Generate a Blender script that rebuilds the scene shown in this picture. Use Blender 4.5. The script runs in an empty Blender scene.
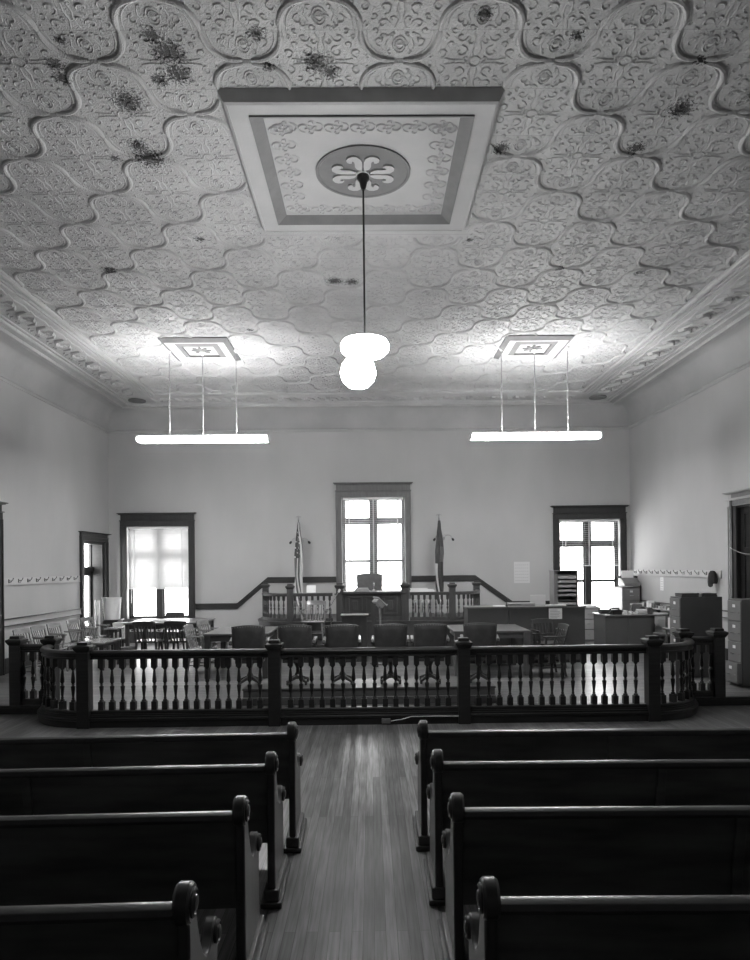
import bpy, math, random
from mathutils import Vector, Matrix
random.seed(7)
PI = math.pi
S = bpy.context.scene
COL = S.collection
# ------------------------------------------------------------------ camera, sky, exposure
F = 650.0; CX, CY = 377.5, 566.0; ROLL = 0.010; YAW = 0.010; H = 2.0
cd = bpy.data.cameras.new('camera'); cam = bpy.data.objects.new('camera', cd); COL.objects.link(cam)
cd.sensor_fit = 'VERTICAL'; cd.sensor_height = 36; cd.sensor_width = 36*750/960
cd.lens = 36*F/960
cd.shift_x = -(CX-375)/960; cd.shift_y = (CY-480)/960
cd.clip_start = 0.05; cd.clip_end = 200
right = Vector((math.cos(YAW), -math.sin(YAW), 0)); fwd = Vector((math.sin(YAW), math.cos(YAW), 0)); up = Vector((0,0,1))
# the camera is rolled very slightly: horizontals climb to the right in the picture
r2 = right*math.cos(ROLL) - up*math.sin(ROLL); u2 = up*math.cos(ROLL) + right*math.sin(ROLL)
m = Matrix(((r2.x,u2.x,-fwd.x),(r2.y,u2.y,-fwd.y),(r2.z,u2.z,-fwd.z))).to_4x4(); m.translation = (0,0,H)
cam.matrix_world = m
S.camera = cam
def Q(x, y, d):
    "room point on the plane Y=d seen at pixel x,y (used to measure the room)"
    v = r2*((x-CX)/F) + u2*(-(y-CY)/F) + fwd
    return Vector((0,0,H)) + v*(d/v.y)
def QX(x, y, d): return Q(x,y,d).x
def QZ(x, y, d): return Q(x,y,d).z

w = bpy.data.worlds.new('sky'); S.world = w; w.use_nodes = True
w.node_tree.nodes['Background'].inputs[0].default_value = (1,1,1,1)
w.node_tree.nodes['Background'].inputs[1].default_value = 6.4
S.view_settings.view_transform = 'Standard'; S.view_settings.look = 'None'
S.view_settings.gamma = 1; S.view_settings.use_curve_mapping = False
S.view_settings.exposure = 1.38
TUBE_E = 37.0; GLOBE_E = 62.0; SHADE_E = 16.0

# ------------------------------------------------------------------ materials
def nn(t, k, x=0, **kw):
    n = t.nodes.new(k)
    for a, b in kw.items(): setattr(n, a, b)
    return n
MATS = {}
def mat(name, v, rough=.6, var=.12, scale=4, stretch=(1,1,1), bump=.0, bscale=60, spec=.5, metal=0, detail=5, coat=0, emit=0, trans=0):
    if name in MATS: return MATS[name]
    M = bpy.data.materials.new(name); M.use_nodes = True; t = M.node_tree; b = t.nodes['Principled BSDF']
    tc = nn(t,'ShaderNodeTexCoord'); mp = nn(t,'ShaderNodeMapping'); t.links.new(tc.outputs['Object'], mp.inputs[0])
    mp.inputs['Scale'].default_value = stretch
    n = nn(t,'ShaderNodeTexNoise'); n.inputs['Scale'].default_value = scale; n.inputs['Detail'].default_value = detail
    t.links.new(mp.outputs[0], n.inputs['Vector'])
    r = nn(t,'ShaderNodeMapRange'); r.inputs[1].default_value=.25; r.inputs[2].default_value=.75
    r.inputs[3].default_value = v*(1-var); r.inputs[4].default_value = v*(1+var)
    t.links.new(n.outputs['Fac'], r.inputs[0]); t.links.new(r.outputs[0], b.inputs['Base Color'])
    b.inputs['Roughness'].default_value = rough; b.inputs['Metallic'].default_value = metal
    b.inputs['Specular IOR Level'].default_value = spec; b.inputs['Coat Weight'].default_value = coat
    b.inputs['Coat Roughness'].default_value = .15
    if emit:
        b.inputs['Emission Color'].default_value = (1,1,1,1); b.inputs['Emission Strength'].default_value = emit
    if bump:
        n2 = nn(t,'ShaderNodeTexNoise'); n2.inputs['Scale'].default_value = bscale; n2.inputs['Detail'].default_value = 4
        t.links.new(mp.outputs[0], n2.inputs['Vector'])
        bp = nn(t,'ShaderNodeBump'); bp.inputs['Strength'].default_value = bump; bp.inputs['Distance'].default_value = .01
        t.links.new(n2.outputs['Fac'], bp.inputs['Height']); t.links.new(bp.outputs[0], b.inputs['Normal'])
    if trans:
        out = t.nodes['Material Output']; tr = nn(t,'ShaderNodeBsdfTranslucent'); tr.inputs[0].default_value=(v,v,v,1)
        mx = nn(t,'ShaderNodeMixShader'); mx.inputs[0].default_value = trans
        t.links.new(b.outputs[0], mx.inputs[1]); t.links.new(tr.outputs[0], mx.inputs[2]); t.links.new(mx.outputs[0], out.inputs[0])
    MATS[name] = M; return M
def M_(n): return MATS[n]
mat('plaster', .46, .85, .09, .7, (1,1,.5), .06, 9, spec=.2)
mat('cove_plaster', .42, .85, .12, 1.2, (1,1,1), .25, 14, spec=.2)
mat('dark_wood', .018, .36, .35, 3, (1,1,12), .05, 30, spec=.35, coat=.06)
mat('bench_wood', .085, .42, .5, 2.2, (1,6,6), .06, 22, coat=.1)
mat('bench_end_wood', .045, .42, .3, 3, (8,8,1), .05, 26, coat=.25)
mat('bench_cap_wood', .035, .34, .3, 6, (1,1,1), .05, 26, coat=.25)
mat('casing_wood', .028, .45, .3, 3, (6,6,1), .04, 30)
mat('pale_casing_wood', .13, .5, .2, 3, (6,6,1), .04, 30)
mat('rail_wood', .035, .4, .3, 3, (1,6,6), .04, 30)
mat('dais_wood', .05, .5, .25, 3, (5,5,1), .04, 30)
mat('platform_wood', .10, .4, .2, 3, (1,6,6), .04, 30)
mat('table_wood', .13, .3, .3, 3, (1,9,1), .04, 30, coat=.2)
mat('dark_table_wood', .06, .35, .3, 3, (1,9,1), .04, 30, coat=.2)
mat('chair_wood', .23, .26, .25, 6, (1,1,6), .03, 40, coat=.4)
mat('dark_chair_wood', .05, .35, .25, 6, (1,1,6), .03, 40, coat=.3)
mat('leather', .068, .5, .25, 12, (1,1,1), .25, 120)
mat('grey_leather', .09, .5, .2, 12, (1,1,1), .2, 120)
mat('steel_dark', .085, .45, .06, 5)
mat('steel_grey', .16, .45, .06, 5)
mat('steel_black', .04, .45, .06, 5)
mat('chrome', .8, .15, .02, 5, metal=1)
mat('brass', .35, .3, .1, 5, metal=1)
mat('black_iron', .015, .4, .1, 5)
mat('white_enamel', .75, .35, .03, 5)
mat('paper', .75, .8, .05, 8)
mat('grey_paper', .4, .8, .1, 30)
mat('book_dark', .06, .6, .2, 10)
mat('book_mid', .25, .6, .2, 10)
mat('carpet', .05, .95, .3, 30, bump=.4, bscale=200)
mat('peg_board', .5, .7, .06, 3)
mat('wall_rail', .38, .6, .08, 3)
mat('blind_slat', .6, .5, .03, 3, trans=.05)
mat('blind_tape', .6, .8, .03, 3)
mat('medal_edge', .5, .75, .15, 5)
mat('medal_grey', .16, .75, .15, 5, bump=.15, bscale=40)
mat('medal_white', .40, .75, .06, 3, bump=.1, bscale=40)
mat('flag_white', .6, .85, .08, 10)
mat('flag_dark', .06, .85, .2, 10)
mat('flag_red', .13, .85, .1, 10)
mat('black_cloth', .02, .9, .2, 10)
mat('wicker', .3, .7, .3, 30)
mat('tub_white', .72, .5, .04, 8)
mat('box_white', .7, .6, .04, 8)
mat('tube_glow', .8, .4, 0, emit=TUBE_E)
mat('globe_glow', .8, .4, 0, emit=GLOBE_E)
mat('shade_glow', .8, .4, 0, emit=SHADE_E)
def glass_mat():
    M = bpy.data.materials.new('window_glass'); M.use_nodes = True; t = M.node_tree; t.nodes.remove(t.nodes['Principled BSDF'])
    a = nn(t,'ShaderNodeBsdfTransparent'); a.inputs[0].default_value=(.95,.95,.95,1)
    g = nn(t,'ShaderNodeBsdfGlossy'); g.inputs['Roughness'].default_value = .03
    mx = nn(t,'ShaderNodeMixShader'); mx.inputs[0].default_value=.06
    t.links.new(a.outputs[0], mx.inputs[1]); t.links.new(g.outputs[0], mx.inputs[2]); t.links.new(mx.outputs[0], t.nodes['Material Output'].inputs[0])
    MATS['glass'] = M
glass_mat()
def floor_mat(name='floor', across=False):
    M = bpy.data.materials.new('floorboards'); M.use_nodes = True; t = M.node_tree; b = t.nodes['Principled BSDF']
    tc = nn(t,'ShaderNodeTexCoord'); mp = nn(t,'ShaderNodeMapping'); mp.inputs['Rotation'].default_value = (0,0,0 if across else PI/2)
    t.links.new(tc.outputs['Object'], mp.inputs[0])
    br = nn(t,'ShaderNodeTexBrick'); br.offset=.37; br.inputs['Scale'].default_value = 1; br.inputs['Brick Width'].default_value=2.6
    br.inputs['Row Height'].default_value=.062; br.inputs['Mortar Size'].default_value=.0022; br.inputs['Mortar Smooth'].default_value=.3
    br.inputs['Color1'].default_value=(.085,.085,.085,1); br.inputs['Color2'].default_value=(.185,.185,.185,1); br.inputs['Mortar'].default_value=(.03,.03,.03,1)
    t.links.new(mp.outputs[0], br.inputs['Vector'])
    m2 = nn(t,'ShaderNodeMapping'); m2.inputs['Scale'].default_value=(1.4,28,1) if across else (28,1.4,1); t.links.new(tc.outputs['Object'], m2.inputs[0])
    g = nn(t,'ShaderNodeTexNoise'); g.inputs['Scale'].default_value=2; g.inputs['Detail'].default_value=8; t.links.new(m2.outputs[0], g.inputs['Vector'])
    r = nn(t,'ShaderNodeMapRange'); r.inputs[1].default_value=.3; r.inputs[2].default_value=.7; r.inputs[3].default_value=.55; r.inputs[4].default_value=1.5
    t.links.new(g.outputs['Fac'], r.inputs[0])
    w_ = nn(t,'ShaderNodeTexNoise'); w_.inputs['Scale'].default_value=1.1; w_.inputs['Detail'].default_value=4; t.links.new(tc.outputs['Object'], w_.inputs['Vector'])
    r3 = nn(t,'ShaderNodeMapRange'); r3.inputs[1].default_value=.3; r3.inputs[2].default_value=.7; r3.inputs[3].default_value=.75; r3.inputs[4].default_value=1.2
    t.links.new(w_.outputs['Fac'], r3.inputs[0])
    mu = nn(t,'ShaderNodeMath', operation='MULTIPLY'); t.links.new(r.outputs[0], mu.inputs[0]); t.links.new(r3.outputs[0], mu.inputs[1])
    vm = nn(t,'ShaderNodeVectorMath', operation='SCALE'); t.links.new(br.outputs['Color'], vm.inputs[0]); t.links.new(mu.outputs[0], vm.inputs['Scale'])
    t.links.new(vm.outputs[0], b.inputs['Base Color'])
    b.inputs['Roughness'].default_value=.33; b.inputs['Specular IOR Level'].default_value=.5
    bp = nn(t,'ShaderNodeBump'); bp.inputs['Strength'].default_value=.25; bp.inputs['Distance'].default_value=.004
    t.links.new(br.outputs['Fac'], bp.inputs['Height']); bp.invert=True; t.links.new(bp.outputs[0], b.inputs['Normal'])
    MATS[name]=M
floor_mat(); floor_mat('court_floor', True)
PEELPX=[(152,36,.16),(168,52,.26),(178,74,.22),(160,80,.14),(256,34,.14),(316,62,.22),(330,72,.14),(268,66,.1),(55,64,.15),(62,78,.14),(128,102,.26),(150,158,.3),(138,146,.18),(115,158,.1),(200,239,.12),
        (681,108,.22),(636,148,.16),(577,36,.1),(485,14,.12),(501,148,.16),(335,281,.22),(352,282,.2),(700,60,.1),(640,272,.16),(560,268,.12),(60,40,.1),(110,270,.2),(470,240,.1),(250,330,.12),(205,352,.1)]
def QC(x,y):
    v = r2*((x-CX)/F) + u2*(-(y-CY)/F) + fwd; return Vector((0,0,H))+v*((6.0-H)/v.z)
PEEL=[(QC(x,y).x,QC(x,y).y,r) for x,y,r in PEELPX]
def ceiling_mat():
    M = bpy.data.materials.new('painted_tin'); M.use_nodes = True; t = M.node_tree; b = t.nodes['Principled BSDF']
    tc = nn(t,'ShaderNodeTexCoord'); L = t.links.new
    n = nn(t,'ShaderNodeTexNoise'); n.inputs['Scale'].default_value=1.3; n.inputs['Detail'].default_value=5; L(tc.outputs['Object'], n.inputs['Vector'])
    r = nn(t,'ShaderNodeMapRange'); r.inputs[1].default_value=.3; r.inputs[2].default_value=.7; r.inputs[3].default_value=.40; r.inputs[4].default_value=.52
    L(n.outputs['Fac'], r.inputs[0])
    # flaked paint: irregular dark spots gathered in a few patches
    prev=None
    for (x,y,rad) in PEEL:
        d = nn(t,'ShaderNodeVectorMath', operation='DISTANCE'); L(tc.outputs['Object'], d.inputs[0]); d.inputs[1].default_value=(x,y,6.0)
        q = nn(t,'ShaderNodeMapRange'); q.inputs[1].default_value=0; q.inputs[2].default_value=rad; q.inputs[3].default_value=1; q.inputs[4].default_value=0
        L(d.outputs['Value'], q.inputs[0])
        if prev is None: prev=q.outputs[0]
        else:
            a=nn(t,'ShaderNodeMath', operation='MAXIMUM'); L(prev,a.inputs[0]); L(q.outputs[0],a.inputs[1]); prev=a.outputs[0]
    v = nn(t,'ShaderNodeTexNoise'); v.inputs['Scale'].default_value=42; v.inputs['Detail'].default_value=6; v.inputs['Roughness'].default_value=.78; L(tc.outputs['Object'], v.inputs['Vector'])
    k = nn(t,'ShaderNodeMath', operation='MULTIPLY_ADD'); L(prev,k.inputs[0]); k.inputs[1].default_value=.34; L(v.outputs['Fac'],k.inputs[2])
    th = nn(t,'ShaderNodeMapRange'); th.inputs[1].default_value=.69; th.inputs[2].default_value=.71; th.inputs[3].default_value=0; th.inputs[4].default_value=1
    L(k.outputs[0], th.inputs[0])
    mx = nn(t,'ShaderNodeMix'); mx.data_type='FLOAT'; L(th.outputs[0], mx.inputs[0]); L(r.outputs[0], mx.inputs[2]); mx.inputs[3].default_value=.06
    # tile seams every 0.6 m
    sp = nn(t,'ShaderNodeSeparateXYZ'); L(tc.outputs['Object'], sp.inputs[0])
    a = nn(t,'ShaderNodeMath', operation='SUBTRACT'); L(sp.outputs['Y'], a.inputs[0]); a.inputs[1].default_value=4.85
    a2 = nn(t,'ShaderNodeMath', operation='DIVIDE'); L(a.outputs[0], a2.inputs[0]); a2.inputs[1].default_value=.6
    fr = nn(t,'ShaderNodeMath', operation='FRACT'); L(a2.outputs[0], fr.inputs[0])
    pg = nn(t,'ShaderNodeMath', operation='SUBTRACT'); L(fr.outputs[0], pg.inputs[0]); pg.inputs[1].default_value=.5
    ab = nn(t,'ShaderNodeMath', operation='ABSOLUTE'); L(pg.outputs[0], ab.inputs[0])
    gt = nn(t,'ShaderNodeMath', operation='GREATER_THAN'); L(ab.outputs[0], gt.inputs[0]); gt.inputs[1].default_value=.493
    mm = nn(t,'ShaderNodeMath', operation='MULTIPLY'); L(gt.outputs[0], mm.inputs[0]); mm.inputs[1].default_value=.35
    m2 = nn(t,'ShaderNodeMix'); m2.data_type='FLOAT'; L(mm.outputs[0], m2.inputs[0]); L(mx.outputs[0], m2.inputs[2]); m2.inputs[3].default_value=.15
    L(m2.outputs[0], b.inputs['Base Color']); b.inputs['Roughness'].default_value=.6; b.inputs['Specular IOR Level'].default_value=.3
    n2 = nn(t,'ShaderNodeTexNoise'); n2.inputs['Scale'].default_value=30; n2.inputs['Detail'].default_value=2; n2.inputs['Distortion'].default_value=1.5
    L(tc.outputs['Object'], n2.inputs['Vector'])
    bp = nn(t,'ShaderNodeBump'); bp.inputs['Strength'].default_value=.75; bp.inputs['Distance'].default_value=.012; L(n2.outputs['Fac'], bp.inputs['Height']); L(bp.outputs[0], b.inputs['Normal'])
    MATS['tin']=M
ceiling_mat()

# ------------------------------------------------------------------ mesh helpers
class MB:
    def __init__(s): s.v=[]; s.f=[]; s.mi=[]; s.cur=0
    def add(s, vs, fs):
        o=len(s.v); s.v += [tuple(p) for p in vs]; s.f += [tuple(i+o for i in f) for f in fs]; s.mi += [s.cur]*len(fs); return s
    def box(s, x0,x1,y0,y1,z0,z1, M=None):
        vs=[Vector((x,y,z)) for z in (z0,z1) for (x,y) in ((x0,y0),(x1,y0),(x1,y1),(x0,y1))]
        if M: vs=[M@p for p in vs]
        return s.add(vs, [(3,2,1,0),(4,5,6,7),(0,1,5,4),(1,2,6,5),(2,3,7,6),(3,0,4,7)])
    def lathe(s, prof, n=16, M=None):
        "prof: (r,z) upward"
        vs=[]
        for r,z in prof:
            for i in range(n):
                a=2*PI*i/n; vs.append(Vector((r*math.cos(a), r*math.sin(a), z)))
        if M: vs=[M@p for p in vs]
        fs=[]
        for k in range(len(prof)-1):
            for i in range(n):
                j=(i+1)%n; fs.append((k*n+i,k*n+j,(k+1)*n+j,(k+1)*n+i))
        fs.append(tuple(range(n-1,-1,-1))); fs.append(tuple((len(prof)-1)*n+i for i in range(n)))
        return s.add(vs,fs)
    def cyl(s, p, q, r, r2=None, n=12):
        p=Vector(p); q=Vector(q); d=q-p; M=Matrix.Translation(p) @ d.to_track_quat('Z','Y').to_matrix().to_4x4()
        return s.lathe([(r,0),(r if r2 is None else r2,d.length)], n, M)
    def bar(s, p, q, a, b, a2=None, b2=None, up=(0,0,1)):
        "rectangular bar a wide, b deep, may taper"
        p=Vector(p); q=Vector(q); d=(q-p).normalized(); u=Vector(up)
        if abs(d.dot(u))>.95: u=Vector((0,1,0))
        x=d.cross(u).normalized(); y=x.cross(d).normalized()
        a2=a if a2 is None else a2; b2=b if b2 is None else b2; vs=[]
        for c,aa,bb in ((p,a,b),(q,a2,b2)):
            for i,j in ((-1,-1),(1,-1),(1,1),(-1,1)): vs.append(c+x*aa*.5*i+y*bb*.5*j)
        return s.add(vs,[(3,2,1,0),(4,5,6,7),(0,1,5,4),(1,2,6,5),(2,3,7,6),(3,0,4,7)])
    def tube(s, pts, r, n=8, closed=False):
        pts=[Vector(p) for p in pts]; N=len(pts); vs=[]
        prevu=None
        for i,p in enumerate(pts):
            if closed: d=pts[(i+1)%N]-pts[i-1]
            else: d=pts[min(i+1,N-1)]-pts[max(i-1,0)]
            d.normalize()
            u=prevu if prevu is not None else (Vector((0,0,1)) if abs(d.z)<.9 else Vector((1,0,0)))
            u=(u-d*u.dot(d)).normalized(); prevu=u; v=d.cross(u)
            rr=r[i] if isinstance(r,(list,tuple)) else r
            for k in range(n):
                a=2*PI*k/n; vs.append(p+u*rr*math.cos(a)+v*rr*math.sin(a))
        fs=[]; L=N if closed else N-1
        for i in range(L):
            for k in range(n):
                a=i*n+k; b=i*n+(k+1)%n; c=((i+1)%N)*n+(k+1)%n; d_=((i+1)%N)*n+k; fs.append((a,b,c,d_))
        if not closed: fs.append(tuple(range(n-1,-1,-1))); fs.append(tuple((N-1)*n+k for k in range(n)))
        return s.add(vs,fs)
    def prism(s, poly, x0, x1, axis='x', M=None):
        "extrude a 2D polygon; axis x: poly=(y,z); y: (x,z); z: (x,y)"
        def mk(a,b,t): return Vector((t,a,b)) if axis=='x' else (Vector((a,t,b)) if axis=='y' else Vector((a,b,t)))
        n=len(poly); vs=[mk(a,b,x0) for a,b in poly]+[mk(a,b,x1) for a,b in poly]
        if M: vs=[M@p for p in vs]
        fs=[tuple(range(n-1,-1,-1)), tuple(range(n,2*n))]+[(i,(i+1)%n,n+(i+1)%n,n+i) for i in range(n)]
        return s.add(vs,fs)
    def sweep(s, path, prof, closed=False, caps=True):
        "path: (x,y) list; prof: (offset to the left of travel, z)"
        N=len(path); vs=[]; P=[Vector((a,b)) for a,b in path]
        for i in range(N):
            a=P[i-1] if (closed or i>0) else None; c=P[(i+1)%N] if (closed or i<N-1) else None; p=P[i]
            d1=(p-a).normalized() if a is not None else None; d2=(c-p).normalized() if c is not None else None
            if d1 is None: d1=d2
            if d2 is None: d2=d1
            n1=Vector((-d1.y,d1.x)); n2=Vector((-d2.y,d2.x)); nb=(n1+n2).normalized(); k=1/max(.3,nb.dot(n1))
            for o,z in prof: vs.append(Vector((p.x+nb.x*o*k, p.y+nb.y*o*k, z)))
        m_=len(prof); fs=[]
        for i in range(N if closed else N-1):
            j=(i+1)%N
            for k in range(m_):
                l=(k+1)%m_; fs.append((i*m_+k,j*m_+k,j*m_+l,i*m_+l))
        if caps and not closed: fs.append(tuple(range(m_))); fs.append(tuple((N-1)*m_+k for k in range(m_-1,-1,-1)))
        return s.add(vs,fs)
    def build(s, name, mats, parent=None, bevel=0, smooth=35, loc=None):
        me=bpy.data.meshes.new(name); me.from_pydata(s.v,[],s.f)
        if not isinstance(mats,(list,tuple)): mats=[mats]
        for a in mats: me.materials.append(M_(a))
        if len(mats)>1: me.polygons.foreach_set('material_index', s.mi)
        import bmesh
        bm=bmesh.new(); bm.from_mesh(me); bmesh.ops.recalc_face_normals(bm, faces=bm.faces); bm.to_mesh(me); bm.free()
        if smooth:
            me.polygons.foreach_set('use_smooth',[True]*len(me.polygons)); me.set_sharp_from_angle(angle=math.radians(smooth))
        me.update()
        o=bpy.data.objects.new(name, me); COL.objects.link(o)
        if parent: o.parent=parent
        if loc: o.location=loc
        if bevel:
            b=o.modifiers.new('bevel','BEVEL'); b.width=bevel; b.segments=2; b.limit_method='ANGLE'; b.angle_limit=math.radians(40)
        return o
def tag(o, label=None, cat=None, group=None, kind=None):
    if label: o['label']=label
    if cat: o['category']=cat
    if group: o['group']=group
    if kind: o['kind']=kind
    return o
def thing(name, label, cat, loc=(0,0,0), rz=0, group=None):
    o=bpy.data.objects.new(name,None); COL.objects.link(o); o.location=loc; o.rotation_euler=(0,0,rz); o.empty_display_size=.1
    return tag(o,label,cat,group)
def dup(root, loc, rz, label, group=None):
    def cp(o, par):
        c=o.copy(); COL.objects.link(c); c.parent=par
        for ch in o.children: cp(ch, c)
        return c
    r=cp(root,None); r.location=loc; r.rotation_euler=(0,0,rz); tag(r,label,None,group); return r
def arc(cx,cy,r,a0,a1,n,ry=None):
    ry=r if ry is None else ry
    return [(cx+r*math.cos(math.radians(a0+(a1-a0)*i/n)), cy+ry*math.sin(math.radians(a0+(a1-a0)*i/n))) for i in range(n+1)]

# ------------------------------------------------------------------ room shell
D=16.5; WX=6.62; ZC=6.0; YB=-8.0; CF=.12     # back wall, half width, ceiling, wall behind camera, court floor height
T=.38
# windows (openings in the back wall)
def X(x,y): return QX(x,y,D)
def Z(x,y): return QZ(x,y,D)
WIN=[ (X(127,560),X(189,560), .72, Z(160,526.5)), (X(342,540),X(405,540), 1.32, Z(374,497)), (X(559,560),X(620,560), .72, Z(590,519)) ]
LDOOR=(14.98,16.16,CF,2.66); RDOOR=(10.35,11.72,CF,3.02); LNEAR=(10.0,11.5,CF,2.9)
def holed(u0,u1,z0,z1,holes):
    us=sorted({u0,u1}|{h[0] for h in holes}|{h[1] for h in holes}); zs=sorted({z0,z1}|{h[2] for h in holes}|{h[3] for h in holes})
    for i in range(len(us)-1):
        for j in range(len(zs)-1):
            a=(us[i]+us[i+1])/2; b=(zs[j]+zs[j+1])/2
            if not any(h[0]<a<h[1] and h[2]<b<h[3] for h in holes): yield us[i],us[i+1],zs[j],zs[j+1]
mb=MB()
for a,b,c,d in holed(-WX-T,WX+T,-.1,ZC+.3,WIN): mb.box(a,b,D,D+T,c,d)
tag(mb.build('wall_back','plaster'),kind='structure')
mb=MB()
for a,b,c,d in holed(YB,D,-.1,ZC+.3,[LDOOR,LNEAR]): mb.box(-WX-T,-WX,a,b,c,d)
tag(mb.build('wall_left','plaster'),kind='structure')
mb=MB()
for a,b,c,d in holed(YB,D,-.1,ZC+.3,[RDOOR]): mb.box(WX,WX+T,a,b,c,d)
tag(mb.build('wall_right','plaster'),kind='structure')
mb=MB(); mb.box(-WX-T,WX+T,YB-T,YB,-.1,ZC+.3); tag(mb.build('wall_front','plaster'),kind='structure')
mb=MB(); mb.box(-WX,WX,YB,D,-.1,0); tag(mb.build('floor','floor'),kind='structure')
RX=3.61; RR=.80; RY=8.28; AX=-.04     # bar railing: half width of the straight front, corner radius, front line
def bar_path(off=0, n=14, ends=True):
    p=[]
    if ends: p.append((AX-WX-.5,RY+RR-off))
    r=RR+off
    L=[(AX-RX-r*math.sin(t),RY+RR-r*math.cos(t)) for t in [PI/2*(1-i/n) for i in range(n+1)]]
    R=[(2*AX-x,y) for x,y in reversed(L)]
    p+=L+R
    if ends: p.append((AX+WX+.5,RY+RR-off))
    return p
pp=[(max(-WX,min(WX,x)),y) for x,y in bar_path(0)]
mb=MB(); mb.prism(pp+[(WX,D),(-WX,D)],0.001,CF,'z'); tag(mb.build('floor','court_floor'),kind='structure')
# dark nosing of the raised court floor at both sides of the railing
for k,sg in enumerate((-1,1)):
    mb=MB(); xa=AX+sg*(RX+RR+.03); xb=sg*WX; x0,x1=min(xa,xb),max(xa,xb)
    mb.box(x0,x1,RY+RR-.05,RY+RR+.0,0.001,CF-.03); mb.box(x0,x1,RY+RR-.08,RY+RR+.02,CF-.03,CF+.006)
    tag(mb.build('trim_%d'%(k+1),'dark_wood',bevel=.006),kind='structure')

# ceiling slab and pressed tin relief
CXI=6.1; CYI=D-.4
mb=MB(); mb.box(-WX,WX,YB,D,ZC+.001,ZC+.2); ceil=tag(mb.build('ceiling','tin'),kind='structure')
rel=MB()
def ridge(pts, wd, ht, z=ZC):
    "half round raised rib hanging below the ceiling"
    P=[Vector(p) for p in pts]; N=len(P); vs=[]
    for i,p in enumerate(P):
        d=(P[min(i+1,N-1)]-P[max(i-1,0)]).normalized(); n_=Vector((-d.y,d.x))
        e=1.0 if 0<i<N-1 else .55
        for o,h in ((-1,-.002),(-.62,.72),(0,1),(.62,.72),(1,-.002)):
            q=p+n_*o*wd*.5*e; vs.append((q.x,q.y,z-h*ht*e))
    fs=[(i*5+k,(i+1)*5+k,(i+1)*5+k+1,i*5+k+1) for i in range(N-1) for k in range(4)]
    rel.add(vs,fs)
def ridge_s(pts, wd, ht):
    P=[Vector(p) for p in pts]; N=len(P); vs=[]
    for i,p in enumerate(P):
        d=(P[min(i+1,N-1)]-P[max(i-1,0)]).normalized(); n_=Vector((-d.y,d.x)); e=.45+.55*math.sin(PI*(i+.5)/N)
        for o,h in ((-1,-.001),(0,1),(1,-.001)):
            q=p+n_*o*wd*.5*e; vs.append((q.x,q.y,ZC-h*ht*e*.6))
    rel.add(vs,[(i*3+k,(i+1)*3+k,(i+1)*3+k+1,i*3+k+1) for i in range(N-1) for k in range(2)])
def spiral(cx,cy,r0,turn,a0,sg,n=9):
    return [(cx+r0*(1-.78*i/n)*math.cos(a0+sg*turn*i/n), cy+r0*(1-.78*i/n)*math.sin(a0+sg*turn*i/n)) for i in range(n+1)]
def blocked(x,y,mrg=0.0):
    if abs(x)>4.9-mrg or y>14.92-mrg: return True
    if abs(x+.04)<1.21+mrg and 5.45-mrg<y<7.87+mrg: return True
    for sx in (-3.06,3.0):
        if abs(x-sx)<.6+mrg and 11.3-mrg<y<12.5+mrg: return True
    return False
def put(pts, wd, ht, small=True):
    run=[]
    for p in pts:
        if blocked(*p): 
            if len(run)>2: (ridge_s if small else ridge)(run,wd,ht)
            run=[]
        else: run.append(p)
    if len(run)>2: (ridge_s if small else ridge)(run,wd,ht)
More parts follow.
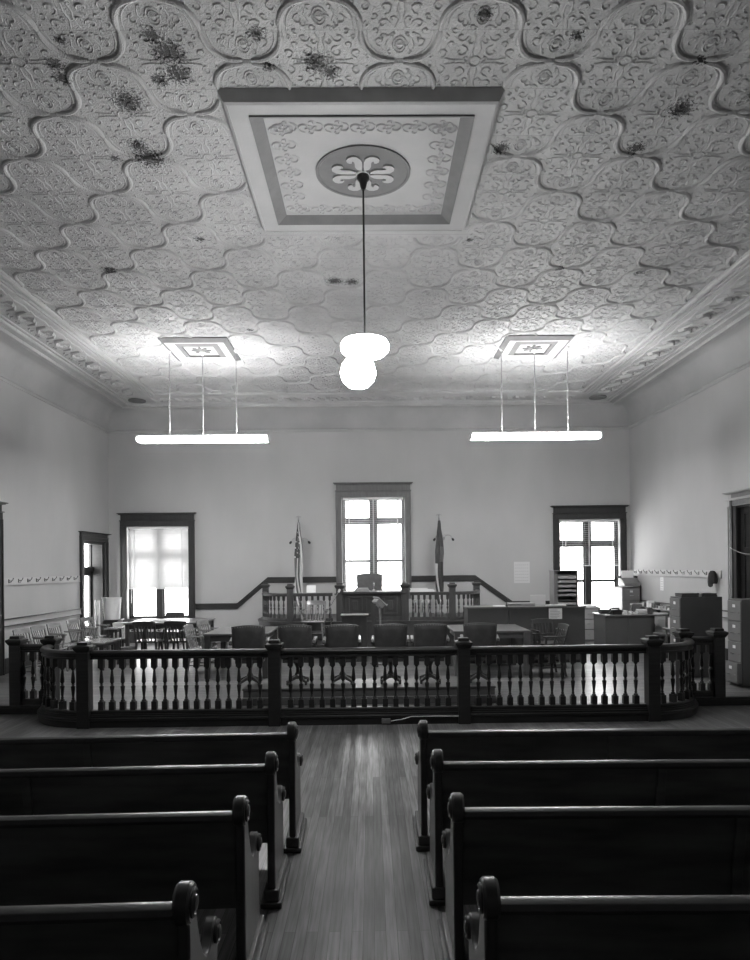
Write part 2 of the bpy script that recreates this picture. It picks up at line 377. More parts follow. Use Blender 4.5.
for j in range(-2,18):
    for i in range(-10,11):
        if (i+j)%2: continue
        x0=-.04+.3+.6*i; y0=5.15+.6*j
        for sx in (-1,1):
            for sy in (-1,1):
                q=[]
                for k in range(10):
                    t=PI/2*k/9; ca,sa=math.cos(t),math.sin(t)
                    q.append((x0+sx*(.035+.265*sa**.85), y0+sy*(.02+.28*(1-ca**.85 if ca>1e-6 else 1))))
                put(q,.052,.026,False)
                q2=[(x0+(a-x0)*.84,y0+sy*.03+(b-y0)*.9) for a,b in q[1:]]
                put(q2,.018,.010)
                put(spiral(x0+sx*.15,y0+sy*.2,.048,5.2,-sy*PI/2,sx*sy),.018,.014)
                put(spiral(x0+sx*.07,y0+sy*.09,.028,4.5,sy*PI/2,-sx*sy,6),.014,.010)
        for sy in (-1,1):       # oval boss in each cup
            for rr,ww in ((1,.016),(.6,.012)):
                put([(x0+.052*rr*math.cos(a),y0+sy*.17+.078*rr*math.sin(a)) for a in [2*PI*k/12 for k in range(13)]],ww,.014)
            put([(x0-.02,y0+sy*.17),(x0,y0+sy*.17),(x0+.02,y0+sy*.17)],.06,.016)
        put([(x0-.05,y0),(x0-.02,y0),(x0+.02,y0),(x0+.05,y0)],.05,.03)
        for sx in (-1,1):
            for sy in (-1,1):
                put(spiral(x0+sx*.10,y0+sy*.265,.022,4,0,sx*sy,5),.014,.010); put(spiral(x0+sx*.215,y0+sy*.12,.022,4,1,sx*sy,5),.014,.010); put(spiral(x0+sx*.045,y0+sy*.275,.02,4,2,sx*sy,5),.012,.010)
                put([(x0+sx*.10,y0+sy*.11),(x0+sx*.11,y0+sy*.16),(x0+sx*.09,y0+sy*.22)],.014,.010)
        # scrollwork in the middle of the cell beyond
        xc,yc=x0,y0+.6
        put([(xc+.05*math.cos(a),yc+.05*math.sin(a)) for a in [2*PI*k/10 for k in range(11)]],.022,.014)
        for sx in (-1,1):
            for sy in (-1,1):
                put(spiral(xc+sx*.12,yc+sy*.10,.06,5.5,sy*PI/2,sx*sy),.02,.016)
                put(spiral(xc+sx*.13,yc+sy*.24,.05,5.5,0 if sx<0 else PI,sx*sy),.018,.014)
                put(spiral(xc+sx*.27,yc+sy*.09,.05,5.2,-sy*PI/2,-sx*sy),.018,.014)
                for (u,v,rr,aa) in ((.20,.17,.035,1),(.06,.20,.03,3),(.19,.30,.03,2),(.36,.05,.035,0),(.34,.15,.025,4),(.07,.03,.03,2),(.25,.24,.025,5),(.41,.10,.025,3),(.13,.36,.03,4),(.06,.33,.025,1),(.04,.42,.03,0),(.45,.03,.025,1)):
                    put(spiral(xc+sx*u,yc+sy*v,rr,5,aa if sx>0 else PI-aa,sx*sy,7),.016,.013)
                put([(xc+sx*.02,yc+sy*.06),(xc+sx*.03,yc+sy*.13),(xc+sx*.015,yc+sy*.2),(xc+sx*.04,yc+sy*.28)],.02,.013)
                put([(xc+sx*.07,yc+sy*.02),(xc+sx*.16,yc+sy*.015),(xc+sx*.24,yc+sy*.03)],.018,.012)
rel.build('embossed_pattern','tin',ceil)
# border band of the ceiling with acanthus motifs
rel=MB()
def frame_line(off, wd, ht):
    # side and back runs of a moulding at the given distance inside the ceiling edge
    xx=CXI-off; yy=CYI-off
    prof=[(-wd/2,ZC+.002),(-wd/2,ZC-ht*.6),(-wd*.25,ZC-ht),(wd*.25,ZC-ht),(wd/2,ZC-ht*.6),(wd/2,ZC+.002)]
    rel.sweep([(-xx,YB),(-xx,yy),(xx,yy),(xx,YB)],prof)
for off,wd,ht in ((1.17,.09,.05),(1.06,.03,.03),(.98,.025,.022),(.33,.03,.022),(.22,.07,.04),(.03,.04,.05)): frame_line(off,wd,ht)
def motif(cx,cy,ang,s=1.0):
    c,s_=math.cos(ang),math.sin(ang)
    def tr(pts): return [(cx+(a*c-b*s_)*s,cy+(a*s_+b*c)*s) for a,b in pts]
    ridge(tr([(-.26,-.12),(-.2,.02),(-.08,.08),(.02,.02),(.04,-.08),(-.04,-.11),(-.07,-.05)]),.06*s,.05)
    ridge(tr([(.26,.12),(.2,-.02),(.08,-.08),(-.02,-.02),(-.04,.08),(.04,.11),(.07,.05)]),.045*s,.03)
    for k in (-.2,-.1,.1,.2): ridge(tr([(k,.13),(k*.8,.18),(k*.6+.05,.22)]),.03*s,.02)
    ridge(tr([(-.3,-.2),(-.1,-.17),(.1,-.2),(.3,-.17)]),.03*s,.018)
yy=3.6
while yy<15.2:
    motif(-5.45,yy,PI/2,1.12); motif(5.45,yy,-PI/2,1.12); yy+=.62
xx=-4.9
while xx<5: motif(xx,CYI-.64,0,.9); xx+=.56
rel.build('embossed_border','tin',ceil)
# cove: quarter curve between wall and ceiling, with picture moulding below
def cove_prof(): return [(-.0,ZC-.52)]+[(.4*(1-math.cos(t))*1.0, ZC-.52+.52*math.sin(t)) for t in [PI/2*k/10 for k in range(1,11)]]+[(-.0,ZC)]
runs=[((-WX,YB),(-WX,D),-1),((-WX,D),(WX,D),-1),((WX,D),(WX,YB),-1)]
cp=cove_prof()
mb=MB(); mb.sweep([(-WX,YB),(-WX,D),(WX,D),(WX,YB)],[(-a,z) for a,z in cp]); tag(mb.build('trim_3','cove_plaster'),kind='structure')
mb=MB(); zz=ZC-.52
mb.sweep([(-WX,YB),(-WX,D),(WX,D),(WX,YB)],[(0,zz-.07),(-.02,zz-.07),(-.03,zz-.03),(-.055,zz-.015),(-.055,zz+.01),(-.02,zz+.02),(0,zz+.02)])
tag(mb.build('trim_4','cove_plaster'),kind='structure')
# baseboards
for nm,a in (('baseboard_back',(-WX,WX,D-.03,D,CF,CF+.28)),('baseboard_left',(-WX,-WX+.03,11.75,14.75,CF,CF+.28)),('baseboard_right',(WX-.03,WX,12.0,D-.03,CF,CF+.28))):
    mb=MB(); mb.box(*a); tag(mb.build(nm,'casing_wood',bevel=.006),kind='structure')

# ------------------------------------------------------------------ windows
def casing(mb, x0,x1,z0,z1, wd, cap, y, axis='y', sgn=-1, dep=.05):
    "flat casing with a tall head and a projecting cap around an opening on a wall plane"
    def bx(a,b,c,d,t0,t1):
        lo,hi=sorted((y+sgn*t0,y+sgn*t1))
        if axis=='y': mb.box(a,b,lo,hi,c,d)
        else: mb.box(lo,hi,a,b,c,d)
    bx(x0-wd,x0,z0,z1,0,dep); bx(x1,x1+wd,z0,z1,0,dep)
    bx(x0-wd,x0-wd+.03,z0,z1,dep,dep+.02); bx(x1+wd-.03,x1+wd,z0,z1,dep,dep+.02)
    bx(x0-wd,x1+wd,z1,z1+cap*.40,0,dep+.01); bx(x0-wd-.015,x1+wd+.015,z1+cap*.40,z1+cap*.46,0,dep+.035)
    bx(x0-wd+.01,x1+wd-.01,z1+cap*.46,z1+cap*.88,0,dep); bx(x0-wd-.03,x1+wd+.03,z1+cap*.88,z1+cap*.94,0,dep+.05)
    bx(x0-wd-.055,x1+wd+.055,z1+cap*.94,z1+cap,0,dep+.08)
def window(n, o, trz, mc, lockz):
    x0,x1,z0,z1=o; root=bpy.data.objects.new('window_%d'%n,None); COL.objects.link(root); root.location=((x0+x1)/2,D,z0); root['kind']='structure'
    inv=Matrix.Translation(-root.location)
    def B(nm,mb,m_,bev=.004):
        mb.v=[tuple(Vector(p)-root.location) for p in mb.v]; return mb.build(nm,m_,root,bevel=bev)
    mb=MB(); casing(mb,x0,x1,z0,z1,.15,.34 if n!=2 else .36,D); B('casing',mb,mc)
    mb=MB(); mb.box(x0-.2,x1+.2,D-.09,D+.12,z0-.04,z0); mb.box(x0-.14,x1+.14,D-.03,D,z0-.16,z0-.04); B('sill',mb,mc)
    yf=D+.16; mb=MB(); cx=(x0+x1)/2
    for a,b in ((x0,x0+.05),(x1-.05,x1)): mb.box(a,b,D+.12,D+.26,z0,z1)
    mb.box(x0+.05,x1-.05,D+.12,D+.26,z1-.05,z1); mb.box(x0+.05,x1-.05,D+.12,D+.26,z0,z0+.03)
    mb.box(cx-.075,cx+.075,D+.1,D+.26,z0+.03,z1-.05); mb.box(x0+.05,cx-.075,D+.12,D+.24,trz-.05,trz+.05); mb.box(cx+.075,x1-.05,D+.12,D+.24,trz-.05,trz+.05)
    B('frame',mb,mc)
    for a,b in ((x0+.05,cx-.075),(cx+.075,x1-.05)):
        sash=None
        for (c,d) in ((z0+.03,lockz),(lockz,trz-.05),(trz+.05,z1-.05)):
            mb=MB(); t=.035
            mb.box(a,a+t,yf,yf+.04,c,d); mb.box(b-t,b,yf,yf+.04,c,d); mb.box(a+t,b-t,yf,yf+.04,c,c+t); mb.box(a+t,b-t,yf,yf+.04,d-t,d)
            s_=B('sash',mb,mc,0)
            mb=MB(); mb.box(a+t,b-t,yf+.016,yf+.022,c+t,d-t); mb.v=[tuple(Vector(p)-root.location) for p in mb.v]; mb.build('pane','glass',s_)
    L=bpy.data.lights.new('daylight_portal_%d'%n,'AREA'); L.shape='RECTANGLE'; L.size=x1-x0; L.size_y=z1-z0; L.cycles.is_portal=True
    lo=bpy.data.objects.new(L.name,L); COL.objects.link(lo); lo.location=((x0+x1)/2,D+T+.02,(z0+z1)/2); lo.rotation_euler=(-PI/2,0,0)
    return root
window(1,WIN[0],Z(160,554),'casing_wood',Z(160,585)); window(2,WIN[1],Z(374,520.5),'pale_casing_wood',Z(374,561)); window(3,WIN[2],Z(590,543.5),'casing_wood',Z(590,581))
def blind(lbl,o,zb,tilt,step=.05,wand=True):
    x0,x1,z0,z1=o; cx=(x0+x1)/2; root=thing('window_blind',lbl,'blind',(cx,D+.05,z1)); w_=(x1-x0)/2-.03
    mb=MB(); mb.box(-w_,w_,-.03,.03,-.06,-.0); mb.build('head_rail','white_enamel',root,bevel=.004)
    mb=MB(); zz=-.09
    while zz>zb-z1+.04:
        tt=tilt+(random.uniform(-.12,.10) if tilt else 0); c,s_=math.cos(tt),math.sin(tt)
        hw=.025; vs=[(-w_,-hw*c,zz-hw*s_),(w_,-hw*c,zz-hw*s_),(w_,0,zz+.003),(-w_,0,zz+.003),(w_,hw*c,zz+hw*s_),(-w_,hw*c,zz+hw*s_)]
        mb.add(vs,[(0,1,2,3),(3,2,4,5)]); zz-=step
    mb.build('slats','blind_slat',root,smooth=0)
    mb=MB(); mb.box(-w_,w_,-.022,.022,zb-z1,zb-z1+.025); mb.build('bottom_rail','white_enamel',root,bevel=.004)
    for fx in (-.8,0,.8):
        mb=MB(); a=fx*w_
        mb.box(a-.014,a+.014,-.034,-.032,zb-z1,-.06); mb.build('ladder_tape','blind_tape',root)
    mb=MB(); mb.cyl((-w_+.07,-.045,-.05),(-w_+.07,-.045,zb-z1-.35),.006); mb.build('wand','white_enamel',root)
blind('white venetian blind closed over upper part of left window',WIN[0],Z(160,589),1.2,.040)
blind('open slatted venetian blind hanging full length behind the judge chair',WIN[1],1.5,.0,.05)
blind('open venetian blind raised halfway in window nearest the filing cabinets',WIN[2],Z(590,566),.0,.05)

# glazed doorway in left wall
y0,y1,z0,z1=LDOOR
root=tag(bpy.data.objects.new('door_1',None),kind='structure'); COL.objects.link(root)
mb=MB(); casing(mb,y0,y1,z0,z1,.15,.2,-WX,'x',1); mb.build('casing','casing_wood',root,bevel=.004)
mb=MB(); fx=-WX-.34
for a,b in ((y0,y0+.07),(y1-.07,y1)): mb.box(fx,-WX,a,b,z0,z1)
mb.box(fx,-WX,y0+.07,y1-.07,z1-.07,z1); mb.box(fx,fx+.12,y0+.07,y1-.07,1.93,2.05); mb.build('frame','dark_wood',root)
cy=(y0+y1)/2
for a,b in ((y0+.07,cy),(cy,y1-.07)):
    mb=MB(); t=.09
    mb.box(fx+.02,fx+.07,a,a+t,z0,1.93); mb.box(fx+.02,fx+.07,b-t,b,z0,1.93); mb.box(fx+.02,fx+.07,a+t,b-t,z0,z0+.5); mb.box(fx+.02,fx+.07,a+t,b-t,1.83,1.93)
    s_=mb.build('glazed_leaf','casing_wood',root); mb=MB(); mb.box(fx+.04,fx+.045,a+t,b-t,z0+.5,1.83); mb.build('pane','glass',s_)
    mb=MB(); mb.box(fx+.02,fx+.07,a,a+.04,2.05,z1-.07); mb.box(fx+.02,fx+.07,b-.04,b,2.05,z1-.07); s_=mb.build('transom_sash','casing_wood',root)
    mb=MB(); mb.box(fx+.04,fx+.045,a+.04,b-.04,2.05,z1-.07); mb.build('pane','glass',s_)
L=bpy.data.lights.new('daylight_portal_4','AREA'); L.shape='RECTANGLE'; L.size=z1-z0; L.size_y=y1-y0; L.cycles.is_portal=True
lo=bpy.data.objects.new(L.name,L); COL.objects.link(lo); lo.location=(-WX-T-.02,(y0+y1)/2,(z0+z1)/2); lo.rotation_euler=(0,-PI/2,0)
# panelled doors
def panel_door(name, o, side, mcase, mdoor, cap, recess):
    y0,y1,z0,z1=o; root=tag(bpy.data.objects.new(name,None),kind='structure'); COL.objects.link(root)
    sg=-side; mb=MB(); casing(mb,y0,y1,z0,z1,.17,cap,side*WX,'x',sg); mb.build('casing',mcase,root,bevel=.004)
    def bx(mb,a,b,c,d,t0,t1):
        lo,hi=sorted((side*(WX+t0),side*(WX+t1))); mb.box(lo,hi,a,b,c,d)
    mb=MB(); bx(mb,y0,y0+.03,z0,z1,0,recess+.1); bx(mb,y1-.03,y1,z0,z1,0,recess+.1); bx(mb,y0+.03,y1-.03,z1-.03,z1,0,recess+.1); mb.build('jamb','casing_wood',root)
    mb=MB(); a,b=y0+.03,y1-.03; t=.12; r0,r1=recess,recess+.05
    cyy=(a+b)/2; 
    for u,v in ((a,a+t),(b-t,b),(cyy-.06,cyy+.06)): bx(mb,u,v,z0,z1-.03,r0,r1)
    for c,d in ((z0,z0+.25),(z0+1.0,z0+1.15),(z1-.9,z1-.75),(z1-.15,z1-.03)):
        bx(mb,a+t,cyy-.06,c,d,r0,r1); bx(mb,cyy+.06,b-t,c,d,r0,r1)
    bx(mb,a+t,b-t,z0+.1,z1-.1,r0+.02,r1-.005); dr=mb.build('door_leaf',mdoor,root,bevel=.004)
    mb=MB(); px=side*(WX+recess-.04); mb.lathe([(.008,0),(.012,.03),(.028,.045),(.03,.06),(.015,.075)],12,Matrix.Translation((side*(WX+recess),y1-.09,z0+.95))@Matrix.Rotation(-side*PI/2,4,'Y')); mb.build('door_knob','brass',dr)
panel_door('door_2',LNEAR,-1,'casing_wood','dark_wood',.3,.12)
panel_door('door_3',RDOOR,1,'wall_rail','dark_wood',.26,.07)
# the reddish rough header board and dark inner casing of the right door
mb=MB(); y0,y1,z0,z1=RDOOR; mb.box(WX-.065,WX-.05,y0,y1,z1+.01,z1+.10); mb.box(WX-.065,WX-.05,y0,y1+.03,z1+.15,z1+.22); tag(mb.build('trim_5','pale_casing_wood'),kind='structure')
mb=MB(); mb.box(WX-.075,WX-.05,y1+.0,y1+.07,CF,z1+.12); tag(mb.build('trim_6','casing_wood'),kind='structure')

# chair rails
def railprof(z): return None
mb=MB()
zr=[Z(210,606.5),Z(300,580)]; xa=QX(237.5,606,D); xb=QX(268,580,D)
def strip(mb,pts,h=.14,t=.035):
    for (x_0,z_0),(x_1,z_1) in zip(pts[:-1],pts[1:]):
        vs=[]
        for y in (D-t,D):
            vs+=[(x_0,y,z_0-h/2),(x_1,y,z_1-h/2),(x_1,y,z_1+h/2),(x_0,y,z_0+h/2)]
        mb.add(vs,[(0,1,2,3),(7,6,5,4),(0,4,5,1),(3,2,6,7),(0,3,7,4),(1,5,6,2)])
        vs=[]
        for y in (D-t-.02,D-t): vs+=[(x_0,y,z_0+h*.28),(x_1,y,z_1+h*.28),(x_1,y,z_1+h/2+.01),(x_0,y,z_0+h/2+.01)]
        mb.add(vs,[(0,1,2,3),(7,6,5,4),(0,4,5,1),(3,2,6,7),(0,3,7,4),(1,5,6,2)])
strip(mb,[(WIN[0][1]+.16,zr[0]),(xa,zr[0]),(xb,zr[1]),(WIN[1][0]-.155,zr[1])]); tag(mb.build('trim_7','rail_wood'),kind='structure')
mb=MB(); xc=QX(475,580,D); xd=QX(512,601,D)
strip(mb,[(WIN[1][1]+.155,zr[1]),(xc,zr[1]),(xd,zr[0]-.02),(WIN[2][0]-.16,zr[0]-.02)]); tag(mb.build('trim_8','rail_wood'),kind='structure')
for n,(sg,ya,yb) in enumerate(((-1,11.68,14.82),(1,11.9,D))):
    mb=MB(); xw=sg*WX; lo,hi=sorted((xw,xw-sg*.03)); mb.box(lo,hi,ya,yb,.985,1.09)
    tag(mb.build('trim_%d'%(9+n),'plaster'),kind='structure')
    mb=MB(); lo,hi=sorted((xw,xw-sg*.055)); mb.box(lo,hi,ya,yb,1.09,1.11); mb.box(lo,hi,ya,yb,.97,.985); tag(mb.build('trim_%d'%(11+n),'dais_wood'),kind='structure')
# peg rails with hooks
def hook_mb():
    mb=MB(); mb.box(-.012,.012,-.006,0,-.035,.035)
    mb.tube([(0,-.004,.01),(0,-.04,.0),(0,-.07,.015),(0,-.085,.045)],.006,6); mb.tube([(0,-.004,-.015),(0,-.03,-.03),(0,-.045,-.02),(0,-.05,0)],.005,6)
    for s in ((0,-.085,.05),(0,-.05,.004)): mb.lathe([(.003,-.009),(.010,-.004),(.010,.004),(.003,.009)],8,Matrix.Translation(s))
    return mb
hm=None
for sg,ya,yb,ys,side,z in ((-1,11.7,14.8,[11.9+.325*k for k in range(9)],'left',1.79),(1,12.2,16.45,[12.4+.308*k for k in range(14)],'right',1.79)):
    root=thing('peg_rail','pale coat peg rail with dark iron hooks on the %s wall'%side,'coat rack',(sg*WX,0,z))
    mb=MB(); lo,hi=sorted((0,-sg*.022)); mb.box(lo,hi,ya,yb,-.07,.06); mb.box(*sorted((0,-sg*.03)),ya,yb,-.08,-.07); mb.build('board','peg_board',root,bevel=.003)
    for y in ys:
        if hm is None: h=hook_mb().build('hook','black_iron',root); hm=h.data
        else: h=bpy.data.objects.new('hook',hm); COL.objects.link(h); h.parent=root
        h.location=(-sg*.022,y,0); h.rotation_euler=(0,0,-sg*PI/2)

# ------------------------------------------------------------------ ceiling panels
def ring_frame(mb,x0,x1,y0,y1,w_,za,zb,z0=ZC):
    "mitred frame: outer edge hangs to za, inner edge to zb"
    o=[(x0,y0),(x1,y0),(x1,y1),(x0,y1)]; i=[(x0+w_,y0+w_),(x1-w_,y0+w_),(x1-w_,y1-w_),(x0+w_,y1-w_)]
    vs=[(a,b,z0) for a,b in o]+[(a,b,z0-za) for a,b in o]+[(a,b,z0-zb) for a,b in i]+[(a,b,z0) for a,b in i]
    fs=[]
    for k in range(4):
        l=(k+1)%4; fs+=[(k,l,4+l,4+k),(4+k,4+l,8+l,8+k),(8+k,8+l,12+l,12+k),(12+k,12+l,l,k)]
    mb.add(vs,fs)
def lobe(): return [(.07,.012),(.14,.008),(.22,.010),(.27,.024),(.305,.06),(.31,.105),(.29,.145),(.255,.162),(.215,.155),(.195,.13),(.20,.108),(.225,.112),(.235,.10),(.22,.085),(.185,.08),(.14,.08),(.10,.065),(.075,.04)]
cx,cy=-.04,6.535
root=thing('ceiling_medallion','large square pressed tin ceiling panel with round fleur-de-lis centre above the aisle','ceiling panel',(cx,cy,ZC))
def mbl(): return MB()
root.scale=(1,.91,1)
mb=MB(); ring_frame(mb,-1.21,1.21,-1.21,1.21,.045,.0,.09,0); mb.build('outer_frame','medal_edge',root)
mb=MB(); ring_frame(mb,-1.165,1.165,-1.165,1.165,.025,.09,.10,0); ring_frame(mb,-1.14,1.14,-1.14,1.14,.16,.095,.085,0); mb.build('white_frame','medal_white',root)
mb=MB(); ring_frame(mb,-.98,.98,-.98,.98,.12,.10,.035,0); mb.build('inner_frame','medal_grey',root)
rel=MB(); ZS=ZC; ZC_=ZC; ZC=-.04; rel.box(-.87,.87,-.87,.87,-.04,0)
for a in range(-3,4):
    for sy in (-1,1):
        for (u,v) in ((a*.235,sy*.74),(sy*.74,a*.235)):
            ridge_s(spiral(u-.05,v,.07,6.5,PI/2,1,12),.022,.02); ridge_s(spiral(u+.06,v,.07,6.5,-PI/2,1,12),.022,.02)
            ridge_s(spiral(u,v+.07,.03,4.5,0,1,7),.016,.015); ridge_s(spiral(u+.02,v-.07,.03,4.5,PI,1,7),.016,.015)
            ridge_s([(u+.03*math.cos(t),v+.03*math.sin(t)) for t in [2*PI*k/8 for k in range(9)]],.014,.012)
for sx in (-1,1):
    ridge([(sx*.62,-.86),(sx*.62,0),(sx*.62,.86)],.02,.012); ridge([(-.86,sx*.62),(0,sx*.62),(.86,sx*.62)],.02,.012)
    ridge([(sx*.56,-.56),(sx*.56,0),(sx*.56,.56)],.02,.012); ridge([(-.56,sx*.56),(0,sx*.56),(.56,sx*.56)],.02,.012)
ZC=ZC_; rel.build('centre_plate','medal_white',root)
mb=MB(); mb.lathe([(.475,-.045),(.475,-.055),(.45,-.058),(.44,-.05),(.001,-.05)][::-1],48); mb.build('round_plate','medal_grey',root)
mb=MB()
for q in range(4):
    a=q*PI/2; c,s_=math.cos(a),math.sin(a)
    for sg in (1,-1):
        P=[(u*c-v*sg*s_,u*s_+v*sg*c) for u,v in lobe()]; mb.prism(P,-.066,-.05,'z')
mb.lathe([(.07,-.066),(.07,-.05)],20); mb.build('fleur_petals','medal_white',root)
for sx,sd in ((-3.06,'left'),(3.0,'right')):
    r_=thing('ceiling_medallion','small square tin ceiling panel above the %s fluorescent fixture'%sd,'ceiling panel',(sx,11.9,ZC))
    mb=MB(); ring_frame(mb,-.6,.6,-.6,.6,.08,.02,.07,0); mb.build('outer_frame','medal_grey',r_)
    mb=MB(); ring_frame(mb,-.52,.52,-.52,.52,.14,.07,.04,0); mb.build('white_frame','medal_white',r_)
    mb=MB(); ring_frame(mb,-.38,.38,-.38,.38,.1,.035,.06,0); mb.build('inner_frame','medal_grey',r_)
    mb=MB(); mb.box(-.28,.28,-.28,.28,-.03,0); mb.build('centre_plate','medal_white',r_)
    mb=MB()
    for q in range(8):
        a=q*PI/4; mb.prism([(.04*math.cos(a-.6),.04*math.sin(a-.6)),(.15*math.cos(a-.15),.15*math.sin(a-.15)),(.18*math.cos(a),.18*math.sin(a)),(.15*math.cos(a+.15),.15*math.sin(a+.15)),(.04*math.cos(a+.6),.04*math.sin(a+.6))],-.045,-.03,'z')
    mb.build('rosette','medal_grey',r_)
for sx,sd in ((-5.5,'left'),(5.45,'right')):
    mb=MB(); mb.lathe([(.17,-.03),(.2,-.022),(.2,0)],20); mb.lathe([(.1,-.045),(.12,-.03)],16)
    tag(mb.build('ceiling_vent','medal_grey',loc=(sx,15.45,ZC-.022)),'small round grey vent in the far %s corner of the ceiling'%sd,'vent')

# ------------------------------------------------------------------ lamps
r_=thing('pendant_lamp','bright pendant lamp on a long dark rod hanging from the central ceiling panel','lamp',(-.04,6.56,ZC-.066))
mb=MB(); mb.lathe([(.018,-.14),(.03,-.11),(.04,-.06),(.062,-.03),(.062,0)],20); mb.build('canopy','black_iron',r_)
mb=MB(); mb.cyl((0,0,-.12),(.0,0,-1.64),.010); mb.build('rod','black_iron',r_)
mb=MB(); mb.lathe([(.05,-1.64),(.16,-1.645),(.225,-1.67),(.245,-1.71),(.24,-1.76),(.2,-1.80),(.12,-1.82)][::-1],28); mb.build('shade','shade_glow',r_)
mb=MB(); mb.lathe([(.02,.0),(.10,.02),(.16,.08),(.18,.16),(.16,.24),(.10,.31),(.05,.34)],24,Matrix.Translation((-.07,0,-2.14))); mb.build('globe','globe_glow',r_)
def fluorescent(sx,sd):
    zf=QZ(202 if sd=='left' else 536,438 if sd=='left' else 435,11.95)
    r_=thing('fluorescent_fixture','long glowing fluorescent fixture hanging on three rods, %s of the centre window'%sd,'ceiling light',(sx,11.95,ZC))
    dz=zf-ZC
    mb=MB(); mb.prism([(-.03,dz+.045),(.03,dz+.045),(.035,dz+.0),(-.035,dz+.0)],-1.2,1.2,'x'); mb.build('housing','white_enamel',r_)
    for yy in (-.085,.085):
        mb=MB(); mb.cyl((-1.17,yy,dz-.035),(1.17,yy,dz-.035),.038,n=12); mb.build('tube','tube_glow',r_)
    for e in (-1,1):
        mb=MB(); mb.box(min(e*1.17,e*1.21),max(e*1.17,e*1.21),-.11,.11,dz-.075,dz+.03); mb.build('end_cap','white_enamel',r_,bevel=.01)
    for x in (-.61,0,.61):
        mb=MB(); mb.cyl((x,0,dz+.04),(x,0,-.03 if x else -.09),.008,n=8); mb.build('rod','wicker',r_)
        mb=MB(); t0=0.0 if x else -.045; mb.lathe([(.012,t0-.07),(.03,t0-.045),(.05,t0-.02),(.05,t0)],14,Matrix.Translation((x,0,0))); mb.build('canopy','white_enamel',r_)
fluorescent(-3.05,'left'); fluorescent(3.05,'right')

# ------------------------------------------------------------------ bar railing
def baluster_prof(h):
    b=h
    return [(.016,0),(.03,.0),(.03,.02),(.022,.03),(.018,.05),(.026,.16*1.0),(.030,.20),(.024,.222),(.014,.232),(.022,.242),(.014,.252),(.026,.27),(.029,.30),(.022,.37),(.013,.43),(.012,.44)]
def baluster_mb(h, k=1.0):
    mb=MB(); a=.033*k
    bh=.10*h/.62; th=.11*h/.62
    mb.prism([(-a,-a),(a,-a),(a,a),(-a,a)],0,bh,'z')
    mb.lathe([(a*.95,bh),(.026*k,bh+.02),(.014*k,bh+.03),(.020*k,bh+.04),(.013*k,bh+.055),(.017*k,bh+.09),(.027*k,bh+.17*h/.62),(.028*k,bh+.185*h/.62),(.013*k,bh+.2*h/.62),(.024*k,bh+.207*h/.62),(.013*k,bh+.215*h/.62),
              (.026*k,bh+.235*h/.62),(.025*k,bh+.27*h/.62),(.015*k,h-th-.05*h/.62),(.012*k,h-th-.03),(.022*k,h-th-.018),(a*.95,h-th)],12)
    mb.prism([(-a,-a),(a,-a),(a,a),(-a,a)],h-th,h,'z')
    return mb
def post_mb(h, a, k=1.0):
    mb=MB(); mb.box(-a,a,-a,a,0,h-.13*k)
    c=a*1.42
    def sq(z0,z1,r0,r1):
        vs=[(-r0,-r0,z0),(r0,-r0,z0),(r0,r0,z0),(-r0,r0,z0),(-r1,-r1,z1),(r1,-r1,z1),(r1,r1,z1),(-r1,r1,z1)]
        mb.add(vs,[(3,2,1,0),(4,5,6,7),(0,1,5,4),(1,2,6,5),(2,3,7,6),(3,0,4,7)])
    sq(h-.13*k,h-.075*k,a,c); sq(h-.075*k,h-.05*k,c,c); sq(h-.05*k,h-.035*k,c,a*1.0); sq(h-.035*k,h,a*.9,a*.85)
    return mb
bar=thing('bar_railing','dark turned-baluster railing with curved corners across the full courtroom floor','railing',(AX,RY,0))
def loc_(p): return [(x-AX,y-RY) for x,y in p]
zt=.965
fullp=loc_([(AX-RX-RR-.5,RY+RR)]+bar_path(0,ends=False)+[(AX+RX+RR+.5,RY+RR)])
mb=MB(); mb.sweep(fullp,[(-.055,zt-.055),(-.062,zt-.03),(-.045,zt-.008),(-.02,zt),(.02,zt),(.045,zt-.008),(.062,zt-.03),(.055,zt-.05),(.035,zt-.058),(.035,zt-.085),(.045,zt-.09),(.045,zt-.11),(-.045,zt-.11),(-.045,zt-.09),(-.035,zt-.085),(-.035,zt-.058)]); mb.build('top_rail','dark_wood',bar)
mb=MB(); mb.sweep(fullp,[(-.05,.165),(-.05,.20),(-.035,.212),(.035,.212),(.05,.20),(.05,.165)]); mb.build('bottom_rail','dark_wood',bar)
mb=MB(); cur=loc_(bar_path(0,ends=False))
mb.sweep(cur,[(.06,.122),(-.065,.122),(-.065,.0),(-.065,0.002),(-.085,.002),(-.085,.085),(-.1,.095),(-.1,.115),(-.075,.125),(-.075,.145),(-.06,.15),(-.06,.165),(.05,.165)]); 
mb.build('plinth','dark_wood',bar)
for sg in (-1,1):
    mb=MB(); xa,xb=sorted((sg*(RX+RR),sg*(RX+RR+.5))); mb.box(xa,xb,RR-.045,RR+.045,CF+.001,.165); mb.build('plinth','dark_wood',bar)
pm=post_mb(1.08,.075).build('post','dark_wood',bar,bevel=.004)
pme=post_mb(1.08-CF,.075).build('post','dark_wood',bar,bevel=.004)
xs=[QX(x,690,RY-.12)-AX for x in (82,274,464.5,655)]
used=[]
PL=[(x,0,0.0,1) for x in xs]+[(sg*(RX+RR+e),RR,CF,1) for sg in (-1,1) for e in (0,.48)]
for x,y,z,_ in PL:
    src=pme if z>0 else pm
    if src not in used: p=src; used.append(src)
    else: p=src.copy(); COL.objects.link(p)
    p.location=(x,y-.045 if y==0 else y,z)
    if z>0: p.scale=(1,1,1)
blm=baluster_mb(zt-.11-.212).build('baluster','dark_wood',bar); n_=[0]
